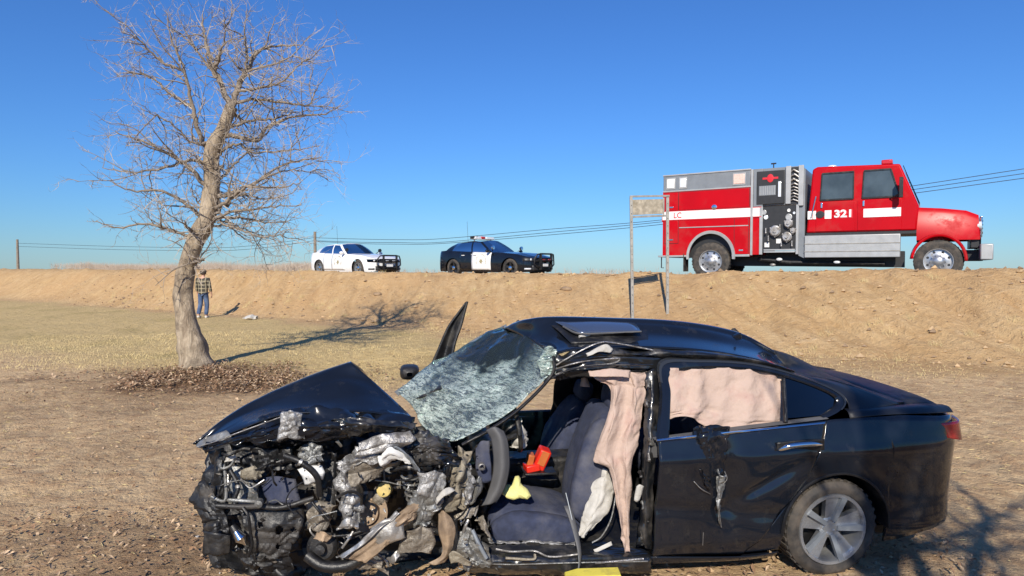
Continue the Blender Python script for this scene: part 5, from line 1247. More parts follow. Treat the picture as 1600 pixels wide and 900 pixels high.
# loose looms and hoses
rw = random.Random(11)
for i in range(46):
    x, y = rw.uniform(350, 740), rw.uniform(695, 880); v = rw.uniform(.70, .97) if x > 420 else rw.uniform(.72, .9)
    pts = [(x, y, v)]
    a = rw.uniform(0, 2 * PI)
    for k in range(3):
        a += rw.uniform(-1.1, 1.1); d = rw.uniform(10, 26)
        x += d * math.cos(a); y += d * math.sin(a) * .8 + 2; x = max(x, 345); pts.append((x, min(max(y, 690), 890), v + rw.uniform(-.02, .03)))
    wire('loose_cable', pts, rw.choice((.003, .004, .006, .009)), rw.choice((BP, BP, BP, DP, GSt, AL, BM)), None, 5, k=12)
# small torn flakes of metal and plastic caught in the wreckage
fl = MB(); fl_m = [BM, SC, BP, DP, MM, CM]
for i in range(240):
    x = rw.uniform(318, 752); y = rw.uniform(690, 888)
    if x < 345 and y < 720: continue
    v = (.93 if x > 520 else .86) + rw.uniform(-.06, .04)
    c = L(x, y, v); s = rw.uniform(.006, .022)
    e1 = Vector((rw.gauss(0, 1), rw.gauss(0, .6), rw.gauss(0, 1))).normalized() * s; e2 = Vector((rw.gauss(0, 1), rw.gauss(0, 1), rw.gauss(0, 1))).normalized() * s * .6
    e3 = e1.cross(e2).normalized() * s * .4
    k = rw.choice((0, 1, 2, 2, 3, 3, 4, 5)) if x > 500 else rw.choice((2, 2, 3, 3, 3, 0, 4))
    fl.mat(k); fl.add([c - e1, c + e2 + e3, c + e1, c - e2 + e3 * .5, c + e1 * .2 - e3], [(0, 1, 4), (1, 2, 4), (2, 3, 4), (3, 0, 4), (0, 3, 1), (1, 3, 2)])
tag(fl.build('torn_flakes', fl_m, car, 0), kind='stuff')

# ---- things lying in the car
rb_ = empty('red_box', WM @ L(846, 718, .30)); rb_.rotation_euler = (0, 0, math.radians(9))
tag(rb_, 'bright red plastic box lying open on the centre console of the wreck', 'box')
MT['red_plastic'] = pm('bright red plastic', (.62, .025, .012), .35, 0, .12, 9)
MT['orange_plastic'] = pm('dull orange plastic', (.45, .12, .03), .5, 0, .2, 9)
M3 = Euler((.15, math.radians(22), 0)).to_matrix()
MB().box((.0, 0, .01), (.085, .10, .155), M3).build('case', MT['red_plastic'], rb_, bevel=.012)
MB().box((.004, -.054, .02), (.055, .006, .11), M3).build('case_rib', MT['orange_plastic'], rb_, bevel=.003)
MB().box((-.075, -.01, -.045), (.10, .11, .05), Euler((0, -.1, .1)).to_matrix()).build('base', MT['red_plastic'], rb_, bevel=.008)
MB().box((-.085, .0, .0), (.045, .08, .10), Euler((.1, .2, 0)).to_matrix()).build('tray', MT['orange_plastic'], rb_, bevel=.006)
MB().box((-.02, -.02, -.078), (.23, .14, .016)).build('lid', MT['black_plastic'], rb_, bevel=.004)
rg_ = empty('yellow_cloth', WM @ L(808, 772, .55)); rg_.rotation_euler = (0, 0, 0)
tag(rg_, 'pale yellow work glove lying crumpled on the navy driver seat', 'glove')
rg_.name = 'work_glove'
MT['pale_yellow'] = pm('pale yellow glove cloth', (.72, .68, .26), .9, 0, .1, 14, .6, 60)
WR = rg_.location.copy()
def gl_sheet(name, rows, n, amp, seed):
    R = [[(WM @ L(*q)) - WR for q in r] for r in rows]
    G = crumple(patch(R, *n), amp, 9, seed, .5)
    return MB().grid(G).build(name, MT['pale_yellow'], rg_, 60, solid=.016)
GO = [(785, 772), (786, 763), (792, 757), (799, 758), (802, 751), (805, 744), (810, 743), (813, 747), (813, 754), (817, 759), (824, 764), (830, 775), (824, 780), (812, 778), (802, 781), (792, 778)]
def gpt(x, y, up=0): return (WM @ L(x, y, .55 + (y - 743) * .0037 + up)) - WR
gm = MB(); n_ = len(GO); cx_, cy_ = 807, 768
rings = []
for f_, up in ((1, 0), (.96, .022), (.72, .040), (.40, .050)):
    rings.append([gpt(cx_ + (x - cx_) * f_, cy_ + (y - cy_) * f_, up + .012 * float(vnoise(x * .13, y * .17 + f_ * 3, 5))) for x, y in GO])
gm.grid([[tuple(p) for p in r] for r in rings], closed=True)
k_ = len(gm.v); gm.v.append(tuple(gpt(cx_, cy_, .046))); b0_ = 3 * n_
for q in range(n_): gm.f.append((b0_ + q, b0_ + (q + 1) % n_, k_)); gm.m.append(0)
gm.build('palm', MT['pale_yellow'], rg_, 50, solid=.004)
for a_, b_ in (((795, 760), (797, 768)), ((803, 758), (806, 767))): MB().tube([gpt(*a_, .040), gpt((a_[0] + b_[0]) / 2, (a_[1] + b_[1]) / 2, .050), gpt(*b_, .046)], .006, 6).build('finger_fold', MT['pale_yellow'], rg_)
# yellow wedge on the ground against the sill
yw = empty('yellow_wedge', (at(928, 898, 3.86).x, 3.86, gz(at(928, 898, 3.86).x, 3.86)))
tag(yw, 'yellow plastic wedge standing on the ground against the car sill', 'wedge')
ww = .17; x0, x1 = at(884, 899, 3.80).x - yw.location.x, at(971, 891, 3.80).x - yw.location.x
zt0, zt1 = at(884, 907, 3.80).z - yw.location.z, at(971, 899, 3.80).z - yw.location.z
zm = at(905, 901, 3.8).z - yw.location.z; xm = at(905, 893, 3.8).x - yw.location.x
MB().prism([(x0, -.06, 0), (x1 - .02, -.06, 0), (x1, -.06, zt1), (xm, -.06, zm), (x0, -.06, zt0)], (0, .11, 0)).build('block', pm('scuffed yellow plastic', (.70, .60, .09), .5, 0, .08, 9, .1, 60, 0, (.2, .15, .08), .25, 6), yw, 30, bevel=.006)
MB().tube([(x0 + .02, -.065, .06), (xm, -.085, .10), (x1 - .06, -.065, .08)], .010, 6).build('rope', MT['black_plastic'], yw)

# pieces one still recognises in the wreckage: coil spring, brake disc, hoses
def frame_at(px_, py_, v): return L(px_, py_, v)
c0 = frame_at(640, 742, .80); c1_ = frame_at(652, 792, .84); sp_ = []
for k in range(90):
    t = k / 89; a = t * 2 * PI * 5.5; q = c0.lerp(c1_, t); sp_.append(q + Vector((.050 * math.cos(a), .050 * math.sin(a), 0)))
co_ = MB().tube(sp_, .0075, 6).build('coil_spring', GSt, car, 50)
MB().tube([c0 + Vector((0, 0, .04)), c1_ - Vector((0, 0, .05))], .020, 10).build('damper', BP, co_, 50)
c = frame_at(576, 800, .72)
bd = MB().lathe([(-.012, .125), (.012, .125), (.012, .075), (.045, .072), (.045, .03), (.045, .0001)], c, (.25, 1, .3), 30).build('brake_disc', MT['rust_steel'], car, 35)
for k in range(5):
    a = 2 * PI * k / 5; MB().cyl(c + Vector((.05 * math.cos(a), .04, .05 * math.sin(a))), c + Vector((.05 * math.cos(a) + .01, .075, .05 * math.sin(a) + .015)), .007, 6).build('wheel_stud', AL, bd)
for p, r in (([(445, 712, .86), (470, 722, .90), (495, 745, .90), (500, 775, .88)], .018), ([(360, 735, .80), (372, 760, .84), (366, 785, .86), (380, 800, .88)], .013), ([(610, 735, .86), (640, 730, .92), (668, 742, .92), (690, 735, .88)], .012), ([(560, 745, .70), (572, 770, .74), (560, 800, .78)], .014)):
    h_ = wire('hose', p, r, BP, None, 10, k=20)
    q = L(*p[1]); MB().lathe([(-.008, r * 1.25), (.008, r * 1.25)], q, L(*p[2]) - L(*p[0]), 12).build('hose_clamp', AL, h_, 40)
# ------------------------------------------------------------------ bare tree on the left
def bark(name, c0, c1, c2):
    n = N(name); mp = n.new('ShaderNodeMapping'); n.link(n.coord(), mp.inputs[0]); mp.inputs['Scale'].default_value = (1, 1, .28)
    f = n.noise(9, 6, .7, mp.outputs[0], .6); g_ = n.noise(2.2, 5, .7)
    c = n.mix(n.ramp(f, [(.36, 0), (.62, 1)]), c1, c0)
    c = n.mix(n.ramp(g_, [(.50, 0), (.62, .85)]), c, c2)
    n.set(Base_Color=c, Roughness=.95, Specular_IOR_Level=.15); n.bump(n.math('ADD', f, n.math('MULTIPLY', n.noise(40, 4, .6, mp.outputs[0]), .3)), 1.0, .06); return n.m
MT['bark'] = bark('pale ridged bark', (.47, .385, .28), (.24, .185, .13), (.17, .135, .10))
MT['limb_bark'] = pm('grey limb bark', (.33, .27, .21), .9, 0, .3, 6, .8, 30, 0, (.12, .095, .07), .5, 6, .02)
MT['twig'] = pm('thin grey brown twigs', (.38, .325, .265), .9, 0, .35, 3)
def bare_tree(name, label, base, YT, trunk, limbs, seed, twig_step=.10, gen=3, world=False, extra=1.0):
    rnd = random.Random(seed)
    root = empty(name, base); B = Vector(base)
    tag(root, label, 'tree')
    def pos(q):
        if world: return Vector(q[:3]) - B
        return at(q[0], q[1], YT + (q[2] if len(q) > 3 else 0)) - B
    P = catmull([pos(q) for q in trunk], 60); R = catmull([(q[-1],) for q in trunk], 60)[:, 0]
    for i in range(60):                                            # knots
        R[i] *= 1 + .10 * float(vnoise(i * .35, seed, 3)) * 2
    m = MB(); m.tube(P, R, 22)
    for k, v in enumerate(m.v):
        a = k % 22; f = 1 + .16 * float(vnoise(a * .9, (k // 22) * .6, seed + 3)) + .20 * float(vnoise(a * .35, (k // 22) * .22, seed + 4))
        c = P[min(k // 22, 59)]; m.v[k] = tuple(Vector(c) + (Vector(v) - Vector(c)) * f)
    m.build('trunk', MT['bark'], root, 60)
    tw = MB()
    def twig(p, d, ln, r, g_):
        n = 4 if g_ < 2 else 3
        pts = [p]; q = p; dd = d.normalized()
        bend = Vector((rnd.gauss(0, .35), rnd.gauss(0, .35), rnd.gauss(.05, .3)))
        for k in range(n):
            dd = (dd + bend * .35 + Vector((rnd.gauss(0, .22), rnd.gauss(0, .22), rnd.gauss(0, .22)))).normalized()
            q = q + dd * ln / n; pts.append(q)
        tw.tube(pts, [r * (1 - .8 * i / n) for i in range(n + 1)], 4 if g_ < 2 else 3, False)
        if g_ < gen:
            for k in range(rnd.randint(2, 4) if g_ < 2 else rnd.randint(1, 3)):
                i = rnd.randint(1, n); a = pts[i]
                nd = (dd + Vector((rnd.gauss(0, .75), rnd.gauss(0, .75), rnd.gauss(.1, .65)))).normalized()
                twig(a, nd, ln * rnd.uniform(.35, .65), r * .6, g_ + 1)
    for lb in limbs:
        if world: pts = [Vector(q[:3]) - B for q in lb[0]]
        else:
            pts = []
            dep = lb[2] if len(lb) > 2 else rnd.uniform(-.9, .9)
            for i, q in enumerate(lb[0]): pts.append(at(q[0], q[1], YT + dep * (i / max(1, len(lb[0]) - 1))) - B)
        C = catmull(pts, 26)
        C[1:-1] += np.array([[rnd.gauss(0, .012) for _ in range(3)] for _ in range(24)])
        r0 = lb[1]; R = [r0 * (1 - .82 * i / 25) * (1 + .12 * rnd.random()) for i in range(26)]
        mm_ = MB(); mm_.tube(C, R, 8); mm_.build('limb', MT['limb_bark'], root, 60)
        ln = sum((Vector(C[i + 1]) - Vector(C[i])).length for i in range(25))
        sets = [(C, R, ln)]
        if gen >= 3 and ln > .7:                                   # side branches of the limb
            for q_ in range(3 if ln > 1.3 else 2):
                i = rnd.randint(5, 21); a = Vector(C[i]); td = (Vector(C[i + 1]) - a).normalized(); l2 = rnd.uniform(.5, 1.15)
                d = (td * .8 + Vector((rnd.gauss(0, .6), rnd.gauss(0, .7), rnd.gauss(.25, .6)))).normalized(); pp = [a]; v_ = a
                for e_ in range(4):
                    d = (d + Vector((rnd.gauss(0, .22), rnd.gauss(0, .22), rnd.gauss(.03, .22)))).normalized(); v_ = v_ + d * l2 / 4; pp.append(v_)
                C2 = catmull(pp, 26); R2 = [max(.012, R[i] * .62) * (1 - .75 * e_ / 25) for e_ in range(26)]
                m2 = MB(); m2.tube(C2, R2, 6); m2.build('limb', MT['limb_bark'], root, 60); sets.append((C2, R2, l2))
        for (C, R, ln) in sets:
          k = int(ln / twig_step)
          for j in range(k):
              t = (.10 + .90 * (j + rnd.random()) / k) * 25; i = min(int(t), 24); a = Vector(C[i]).lerp(Vector(C[i + 1]), t - i)
              td = (Vector(C[i + 1]) - Vector(C[i])).normalized()
              d = (td * .7 + Vector((rnd.gauss(0, .8), rnd.gauss(0, .8), rnd.gauss(.12, .75)))).normalized()
              twig(a, d, extra * rnd.uniform(.20, 1.0) * (1 - .35 * t / 25), max(.0065, R[i] * .45 if R[i] < .03 else .015), 1)
    to = tw.build('twigs', MT['twig'], root, 0)
    tag(to, kind='stuff')
    return root
tb = at(302, 577, 12.55); tb = (tb.x, tb.y, gz(tb.x, tb.y) - .05)
px = 12.55 / FPX
TR = [(307, 586, 0, 33 * px), (306, 570, 0, 25 * px), (302, 545, 0, 20.5 * px), (293, 508, 0, 16.5 * px), (286, 462, 0, 14.5 * px), (293, 415, 0, 14 * px), (308, 372, 0, 14 * px), (324, 340, 0, 12.5 * px),
      (331, 290, 0, 12 * px), (330, 240, 0, 11.5 * px), (346, 205, 0, 10 * px), (362, 166, 0, 8 * px)]
LB = [([(362, 168), (347, 135), (333, 108), (325, 80), (318, 48), (316, 22)], .062), ([(363, 166), (375, 130), (390, 103), (402, 82), (425, 74), (468, 70)], .060),
      ([(378, 125), (385, 90), (383, 52), (385, 18)], .03), ([(372, 142), (402, 137), (440, 128), (470, 100), (483, 92)], .03), ([(385, 112), (430, 100), (460, 88), (488, 98)], .024),
      ([(366, 160), (400, 155), (440, 160), (482, 165), (490, 148), (505, 122)], .034), ([(360, 172), (372, 184), (394, 196)], .03), ([(345, 212), (372, 214), (402, 219), (416, 200), (442, 188), (482, 180), (506, 178), (528, 168)], .045),
      ([(352, 200), (390, 190), (430, 185), (462, 176), (500, 172)], .03), ([(338, 240), (370, 225), (395, 238), (450, 235), (500, 228)], .03),
      ([(334, 285), (346, 277), (362, 260), (385, 240), (412, 228)], .036), ([(336, 308), (356, 304), (375, 297), (402, 283), (432, 262), (472, 250), (502, 246)], .048), ([(402, 283), (440, 268), (480, 268), (520, 284)], .02),
      ([(355, 322), (364, 308), (385, 305), (412, 311), (444, 309)], .035), ([(330, 330), (350, 318), (372, 300), (392, 292), (440, 292), (470, 285)], .04), ([(326, 352), (345, 341), (382, 341), (412, 347), (452, 347)], .040), ([(330, 345), (362, 331), (402, 326), (440, 322), (472, 320)], .03),
      ([(322, 358), (352, 352), (380, 372), (402, 383)], .022), ([(340, 348), (372, 358), (410, 370), (440, 366), (455, 356)], .022), ([(352, 345), (390, 362), (432, 375)], .018),
      ([(330, 245), (310, 205), (300, 160), (288, 110), (272, 75), (262, 40)], .05), ([(322, 290), (298, 265), (262, 240), (225, 222), (180, 205)], .045), ([(328, 260), (300, 250), (255, 262), (205, 268), (160, 262)], .036),
      ([(318, 342), (292, 320), (255, 300), (210, 298), (170, 282)], .04), ([(304, 372), (272, 362), (228, 350), (180, 355), (150, 345)], .034), ([(302, 168), (270, 150), (235, 120), (200, 112)], .034), ([(340, 122), (318, 95), (290, 60), (262, 45)], .03),
      ([(290, 112), (250, 95), (215, 60), (190, 50)], .028), ([(331, 225), (300, 222), (262, 190), (220, 170)], .03), ([(333, 110), (345, 85), (352, 50), (350, 10)], .026), ([(312, 362), (318, 330), (300, 300), (305, 270)], .022),
      ([(322, 336), (338, 333), (346, 326)], .05), ([(310, 368), (296, 358), (288, 352)], .05), ([(331, 268), (344, 262), (352, 255)], .04), ([(294, 415), (312, 408), (320, 404)], .045), ([(326, 250), (345, 240), (350, 215), (385, 170), (420, 160)], .022), ([(333, 300), (322, 270), (310, 240), (318, 200)], .02)]
bare_tree('bare_tree', 'bare leafless tree with a thick pale leaning trunk beside the bank', tb, 12.55, TR, LB, 5, .125)

# a second bare tree stands behind the photographer; the wreck lies in its broken shade
tz = gz(1.6, -2.9)
T2 = [(1.6, -2.9, tz - .1, .26), (1.6, -2.9, tz + 1.2, .19), (1.5, -2.8, tz + 2.6, .16), (1.3, -2.7, tz + 4.2, .12), (1.2, -2.6, tz + 6.2, .07)]
r2 = random.Random(3); L2 = []
for k in range(24):
    h = 2.9 + 3.2 * k / 23; a = (k * 2.4) % (2 * PI); a = a if math.cos(a) > -.35 else a + PI; x0, y0 = 1.75 - .09 * h, -2.95 + .05 * h
    ln = r2.uniform(1.4, 2.9) * (1.0 if math.cos(a) > 0 else .75)
    L2.append(([(x0, y0, tz + h), (x0 + math.cos(a) * ln * .35, y0 + math.sin(a) * ln * .35, tz + h + .5), (x0 + math.cos(a) * ln * .7, y0 + math.sin(a) * ln * .7, tz + h + r2.uniform(.5, 1.1)), (x0 + math.cos(a + .3) * ln, y0 + math.sin(a + .3) * ln, tz + h + r2.uniform(.6, 1.7))], r2.uniform(.03, .065)))
bare_tree('bare_tree', 'second bare tree standing behind the photographer, out of the picture', (1.6, -2.9, tz), 0, T2, L2, 9, .22, 2, True, 1.5)

# ------------------------------------------------------------------ man in the plaid shirt, walking away
def skin(name, joints, edges, mat, parent, root=0, sub=2):
    """joints: (x, y, z, radius); one continuous skinned surface"""
    me = bpy.data.meshes.new(name); bm = bmesh.new()
    ly = bm.verts.layers.skin.verify()
    vs = []
    for i, j in enumerate(joints):
        v = bm.verts.new(j[:3]); r = j[3]; r2_ = j[4] if len(j) > 4 else r
        v[ly].radius = (r, r2_); v[ly].use_root = (i == root); vs.append(v)
    for a, b_ in edges: bm.edges.new((vs[a], vs[b_]))
    bm.to_mesh(me); bm.free(); me.materials.append(mat)
    o = bpy.data.objects.new(name, me); col.objects.link(o); o.parent = parent
    md = o.modifiers.new('skin', 'SKIN'); md.use_smooth_shade = True
    md2 = o.modifiers.new('sub', 'SUBSURF'); md2.levels = sub; md2.render_levels = sub
    return o
mx = at(318, 497, 23.0); mz = gz(mx.x, mx.y)
man = empty('person', (mx.x, mx.y, mz), math.radians(-4)); man.scale = (1.0, 1.0, 1.0)
tag(man, 'man in a dark plaid shirt and blue jeans walking away below the bank', 'person')
MT['skin'] = pm('sunlit skin', (.50, .29, .20), .55, 0, .1, 8)
MT['jeans'] = pm('blue jeans denim', (.05, .085, .17), .9, 0, .35, 9, .4, 120, 0, (.15, .20, .28), .25, 4)
MT['shoe'] = pm('pale dusty trainers', (.48, .45, .40), .8, 0, .15, 9)
MT['cap_cloth'] = pm('faded brown cap', (.22, .17, .12), .9, 0, .15, 12)
MT['hair'] = pm('dark brown hair', (.05, .035, .025), .7, 0, .3, 30, .5, 90)
def plaid():
    n = N('dark plaid flannel')
    sx = n.new('ShaderNodeSeparateXYZ'); n.link(n.coord(), sx.inputs[0])
    def band(v, k, ph, w):
        f = n.math('FRACT', n.math('ADD', n.math('MULTIPLY', v, k), ph)); return n.math('LESS_THAN', f, w)
    c = n.mix(n.math('MULTIPLY', n.math('ADD', band(sx.outputs['X'], 7.5, .2, .5), band(sx.outputs['Z'], 7.5, .1, .5)), .5), (.04, .036, .028), (.11, .095, .065))
    c = n.mix(n.math('MULTIPLY', n.math('MAXIMUM', band(sx.outputs['X'], 7.5, .0, .14), band(sx.outputs['Z'], 7.5, .0, .14)), .75), c, (.46, .40, .27))
    n.set(Base_Color=c, Roughness=.9); n.bump(n.noise(80, 3), .3, .005); return n.m
MT['plaid'] = plaid()
# joints, x to his right, y forwards (away), z up
HIP = .93
J = [(0, 0, .98, .135, .10), (0, 0, 1.15, .135, .10), (0, .01, 1.32, .155, .105), (0, .01, 1.43, .12, .085), (0, .02, 1.50, .055), (0, .03, 1.555, .065), (0, .035, 1.62, .088, .10), (0, .03, 1.70, .075, .085),
     (.10, 0, .90, .09), (.11, .06, .50, .062), (.105, -.02, .10, .042), (.115, .12, .05, .035), (-.10, 0, .90, .09), (-.11, .02, .50, .062), (-.12, -.14, .13, .042), (-.125, -.02, .045, .035),
     (.19, .0, 1.41, .06), (.255, -.02, 1.15, .045), (.275, .05, .92, .034), (.28, .065, .85, .030, .018), (-.19, .0, 1.41, .06), (-.25, .02, 1.15, .045), (-.27, .10, .93, .034), (-.275, .12, .86, .030, .018),
     (.0, .13, 1.60, .02)]
E_ = [(0, 1), (1, 2), (2, 3), (3, 4), (4, 5), (5, 6), (6, 7), (0, 8), (8, 9), (9, 10), (10, 11), (0, 12), (12, 13), (13, 14), (14, 15), (3, 16), (16, 17), (17, 18), (18, 19), (3, 20), (20, 21), (21, 22), (22, 23), (6, 24)]
for hs, hj in ((1, 19), (-1, 23)):                                   # five curled fingers on each hand
    hx, hy, hz = J[hj][:3]
    for k, (dy, ln) in enumerate(((.026, .070), (.010, .080), (-.006, .074), (-.022, .058))):
        a = len(J); J += [(hx, hy + dy, hz - .040, .009), (hx - hs * .006, hy + dy + .004, hz - .040 - ln * .55, .0085), (hx - hs * .020, hy + dy + .010, hz - .040 - ln, .007)]
        E_ += [(hj, a), (a, a + 1), (a + 1, a + 2)]
    a = len(J); J += [(hx - hs * .008, hy + .038, hz - .012, .010), (hx - hs * .016, hy + .058, hz - .045, .009)]; E_ += [(hj, a), (a, a + 1)]
skin('body', J, E_, MT['skin'], man, 0, 2)
S_ = [(0, 0, .84, .175, .135), (0, 0, 1.08, .185, .14), (0, .005, 1.25, .20, .145), (0, .01, 1.38, .19, .13), (0, .015, 1.46, .085, .08), (.195, 0, 1.405, .085), (.255, -.02, 1.16, .066), (.275, .045, .945, .050), (-.195, 0, 1.405, .085), (-.25, .02, 1.16, .066), (-.27, .095, .955, .050)]
skin('shirt', S_, [(0, 1), (1, 2), (2, 3), (3, 4), (3, 5), (5, 6), (6, 7), (3, 8), (8, 9), (9, 10)], MT['plaid'], man, 1, 2)
skin('jeans', [(0, 0, .96, .150, .115), (.09, 0, .86, .105), (.11, .055, .50, .083), (.106, -.015, .10, .072), (-.09, 0, .86, .105), (-.11, .015, .50, .083), (-.12, -.13, .13, .072)], [(0, 1), (1, 2), (2, 3), (0, 4), (4, 5), (5, 6)], MT['jeans'], man, 0, 2)
skin('shoe', [(.106, -.06, .05, .05), (.112, .05, .045, .052), (.118, .16, .035, .042)], [(0, 1), (1, 2)], MT['shoe'], man, 1, 2)
skin('shoe', [(-.12, -.17, .075, .05), (-.124, -.06, .055, .052), (-.128, .05, .035, .042)], [(0, 1), (1, 2)], MT['shoe'], man, 1, 2)
hm = MB().ball((0, .025, 1.655), .105, 16, (.92, 1.05, 1.0)); 
hm = MB(); G = []
for ph in np.linspace(0.02, 2.15, 12):
    G.append([(.101 * math.sin(ph) * math.cos(a), .025 + .112 * math.sin(ph) * math.sin(a), 1.655 + .115 * math.cos(ph)) for a in np.linspace(PI * .92, PI * 2.08, 16)])
hm.grid(G).build('hair', MT['hair'], man, 60, solid=.012)
cm_ = MB(); G = []
for ph in np.linspace(0.02, 1.32, 8): G.append([(.112 * math.sin(ph) * math.cos(a), .03 + .124 * math.sin(ph) * math.sin(a), 1.675 + .095 * math.cos(ph)) for a in np.linspace(0, 2 * PI, 24)])
cm_.grid(G); cm_.grid([[(.095 * math.cos(a), .10 + k * .09 * math.sin(a), 1.695 - .01 * k) for a in np.linspace(0, PI, 12)] for k in (0.2, 1)])
cm_.build('cap', MT['cap_cloth'], man, 50, solid=.008)

# ------------------------------------------------------------------ road sign seen from behind
YSG = 16.8
q0, q1 = at(989, 497, YSG - .25), at(1043, 490, YSG)
sg_ = empty('road_sign', ((q0.x + q1.x) / 2, (q0.y + q1.y) / 2, gz((q0.x + q1.x) / 2, (q0.y + q1.y) / 2)))
tag(sg_, 'blank back of a weathered road sign on two thin posts on the bank', 'sign')
SB = sg_.location.copy()
def sp(px_, py_, Y): return at(px_, py_, Y) - SB
for (pt, pb_, Yp) in (((986, 308), q0, YSG - .25), ((1043, 306), q1, YSG)):
    top_ = sp(pt[0], pt[1], Yp); bt = Vector((pb_.x, pb_.y, gz(pb_.x, pb_.y) - .3)) - SB
    m = MB(); m.bar(bt, top_, .075, .055)
    po = m.build('post', MT['galv'], sg_, bevel=.006)
    h_ = MB(); d_ = (top_ - bt)
    for k in range(14): h_.box(bt + d_ * (.2 + .057 * k) + Vector((0, -.040, 0)), (.014, .006, .02))
    tag(h_.build('bolt_holes', MT['black_plastic'], po, 0), kind='stuff')
pn = MB(); c = [sp(988, 312, YSG - .20), sp(1036, 311, YSG - .05), sp(1036, 334, YSG - .05), sp(989, 336, YSG - .20)]
pn.prism(c, (0, .02, 0)); MT['weathered_board'] = pm('weathered board', (.36, .32, .25), .85, 0, .3, 9, .4, 40, 0, (.22, .19, .14), .4, 7)
pno = pn.build('panel', MT['weathered_board'], sg_)
for a, b_ in (((984, 307), (1046, 306)), ((986, 339), (1040, 337))):
    MB().bar(sp(a[0], a[1], YSG - .23), sp(b_[0], b_[1], YSG - .02), .03, .05).build('rail', MT['galv'], sg_, bevel=.004)
MB().bar(sp(1037, 309, YSG - .06), sp(1037, 337, YSG - .06), .03, .03).build('batten', MT['galv'], sg_)

# ------------------------------------------------------------------ utility poles and wires beyond the road
def pole(px_, pytop, Y, r, label):
    t = at(px_, pytop, Y); zb = gz(t.x, t.y)
    p = empty('utility_pole', (t.x, t.y, zb)); tag(p, label, 'utility pole')
    MB().tube([(0, 0, -.5), (0, 0, t.z - zb)], [r * 1.2, r * .85], 12).build('post', MT['limb_bark'], p, 50)
    return t
t0 = pole(492, 362, 50, .12, 'slim grey utility pole behind the white patrol car, carrying wires')
tl_ = pole(27, 374, 72, .13, 'distant utility pole at the far left, carrying wires')
tr_ = pole(1690, 235, 28, .13, 'near utility pole at the far right beyond the fire engine')
def wire_run(pts_px, name='overhead_wire', r=.016, label='', n=40):
    P = catmull([at(*q) for q in pts_px], n)
    o = MB().tube(P, r, 5).build(name, MT['black_plastic'], None, 60)
    tag(o, label, 'wire', 'wires strung between the utility poles'); return o
def Yat(px_):                                                       # distance of the line of poles at that column
    a, b_ = Vector((t0.x, t0.y)), Vector((tr_.x, tr_.y)) if px_ > 492 else Vector((tl_.x, tl_.y))
    k = (px_ - 800) / FPX; d = b_ - a
    t = (k * a.y - a.x) / (d.x - k * d.y); return a.y + d.y * t
def run(pp): return [(x, y, Yat(x)) for x, y in pp]
wire_run(run([(492, 371.5), (560, 373.5), (620, 374.5), (690, 373), (860, 358), (1040, 343), (1307, 308), (1690, 250)]), label='topmost overhead wire running from the slim pole to behind the fire engine')
wire_run(run([(492, 376), (560, 378.5), (620, 379), (690, 378.5), (860, 363), (1040, 346), (1307, 313), (1690, 258)]), label='middle overhead wire just above the lowest one, passing behind the black patrol car')
wire_run(run([(492, 377), (560, 380.5), (620, 381.5), (690, 380.5), (860, 367), (1040, 350), (1307, 318), (1690, 266)]), label='lowest overhead wire passing behind the roof of the black patrol car')
wire_run(run([(492, 371), (430, 380), (380, 385), (330, 387), (180, 385), (27, 380)]), label='upper overhead wire running left from the slim pole behind the tree')
wire_run(run([(492, 376), (430, 385), (380, 390), (330, 391.5), (180, 390), (27, 385)]), label='lower overhead wire running left from the slim pole behind the tree')

# ------------------------------------------------------------------ dry brush, grass, litter, clods
rnd = random.Random(21)
MT['brush'] = pm('dry roadside brush', (.36, .29, .23), .95, 0, .35, 1.5)  # colour lightened to carry the haze of distance
MT['straw'] = pm('dry straw coloured grass', (.50, .40, .20), .95, 0, .3, 3)
MT['leaf'] = pm('dead brown leaves', (.23, .135, .075), .85, 0, .5, 6)
MT['leaf_pale'] = pm('pale dead leaves', (.42, .30, .19), .85, 0, .4, 6)
MT['clod'] = pm('dry clods of earth', (.46, .32, .18), .95, 0, .3, 4)
MT['dark_clod'] = pm('dark clods of earth', (.26, .18, .11), .95, 0, .3, 4)
b = MB()
bs = np.array([rnd.uniform(-75, 30) for _ in range(15000)]); bp_ = np.array([rnd.uniform(29.0, 36) for _ in range(15000)])
bx = FWD.x * bs + NRM.x * bp_; by = FWD.y * bs + NRM.y * bp_; bz = ground_h(bx, by); bn = vnoise(bs * .35, bp_ * .2, 8) + .5; bn2 = vnoise(bs * 1.6, bp_ * 1.1, 9) + .5
for i in range(15000):
    x, y, z = float(bx[i]), float(by[i]), float(bz[i])
    pxq = 800 + FPX * x / y if y > 1 else -999
    if rnd.random() > (1.0 if pxq < 495 else (.12 if pxq < 1000 else .05)) or bn2[i] < .32: continue
    top_z = CAMZ + (2.0 + 9.5 * bn[i]) * y / FPX if pxq < 495 else CAMZ + rnd.uniform(-4, 3) * y / FPX
    h = (top_z - z) * rnd.uniform(.72, 1.04)
    if h < .1: continue
    for k in range(2):
        dx, dy = rnd.gauss(0, .22), rnd.gauss(0, .22); w = rnd.uniform(.005, .011)
        b.add([(x - w, y, z - .1), (x + w, y, z - .1), (x + dx * .5, y + dy * .5, z + h * .55), (x + dx + .004, y + dy, z + h), (x + dx * .9 + rnd.gauss(0, .18), y + dy, z + h * .85), (x + dx * .5 + .012, y + dy * .5, z + h * .55)], [(0, 1, 5, 2), (2, 5, 3), (2, 5, 4)])
tag(b.build('dry_brush', MT['brush'], None, 0), 'dry brown brush growing along the far side of the road', kind='stuff')
b = MB()
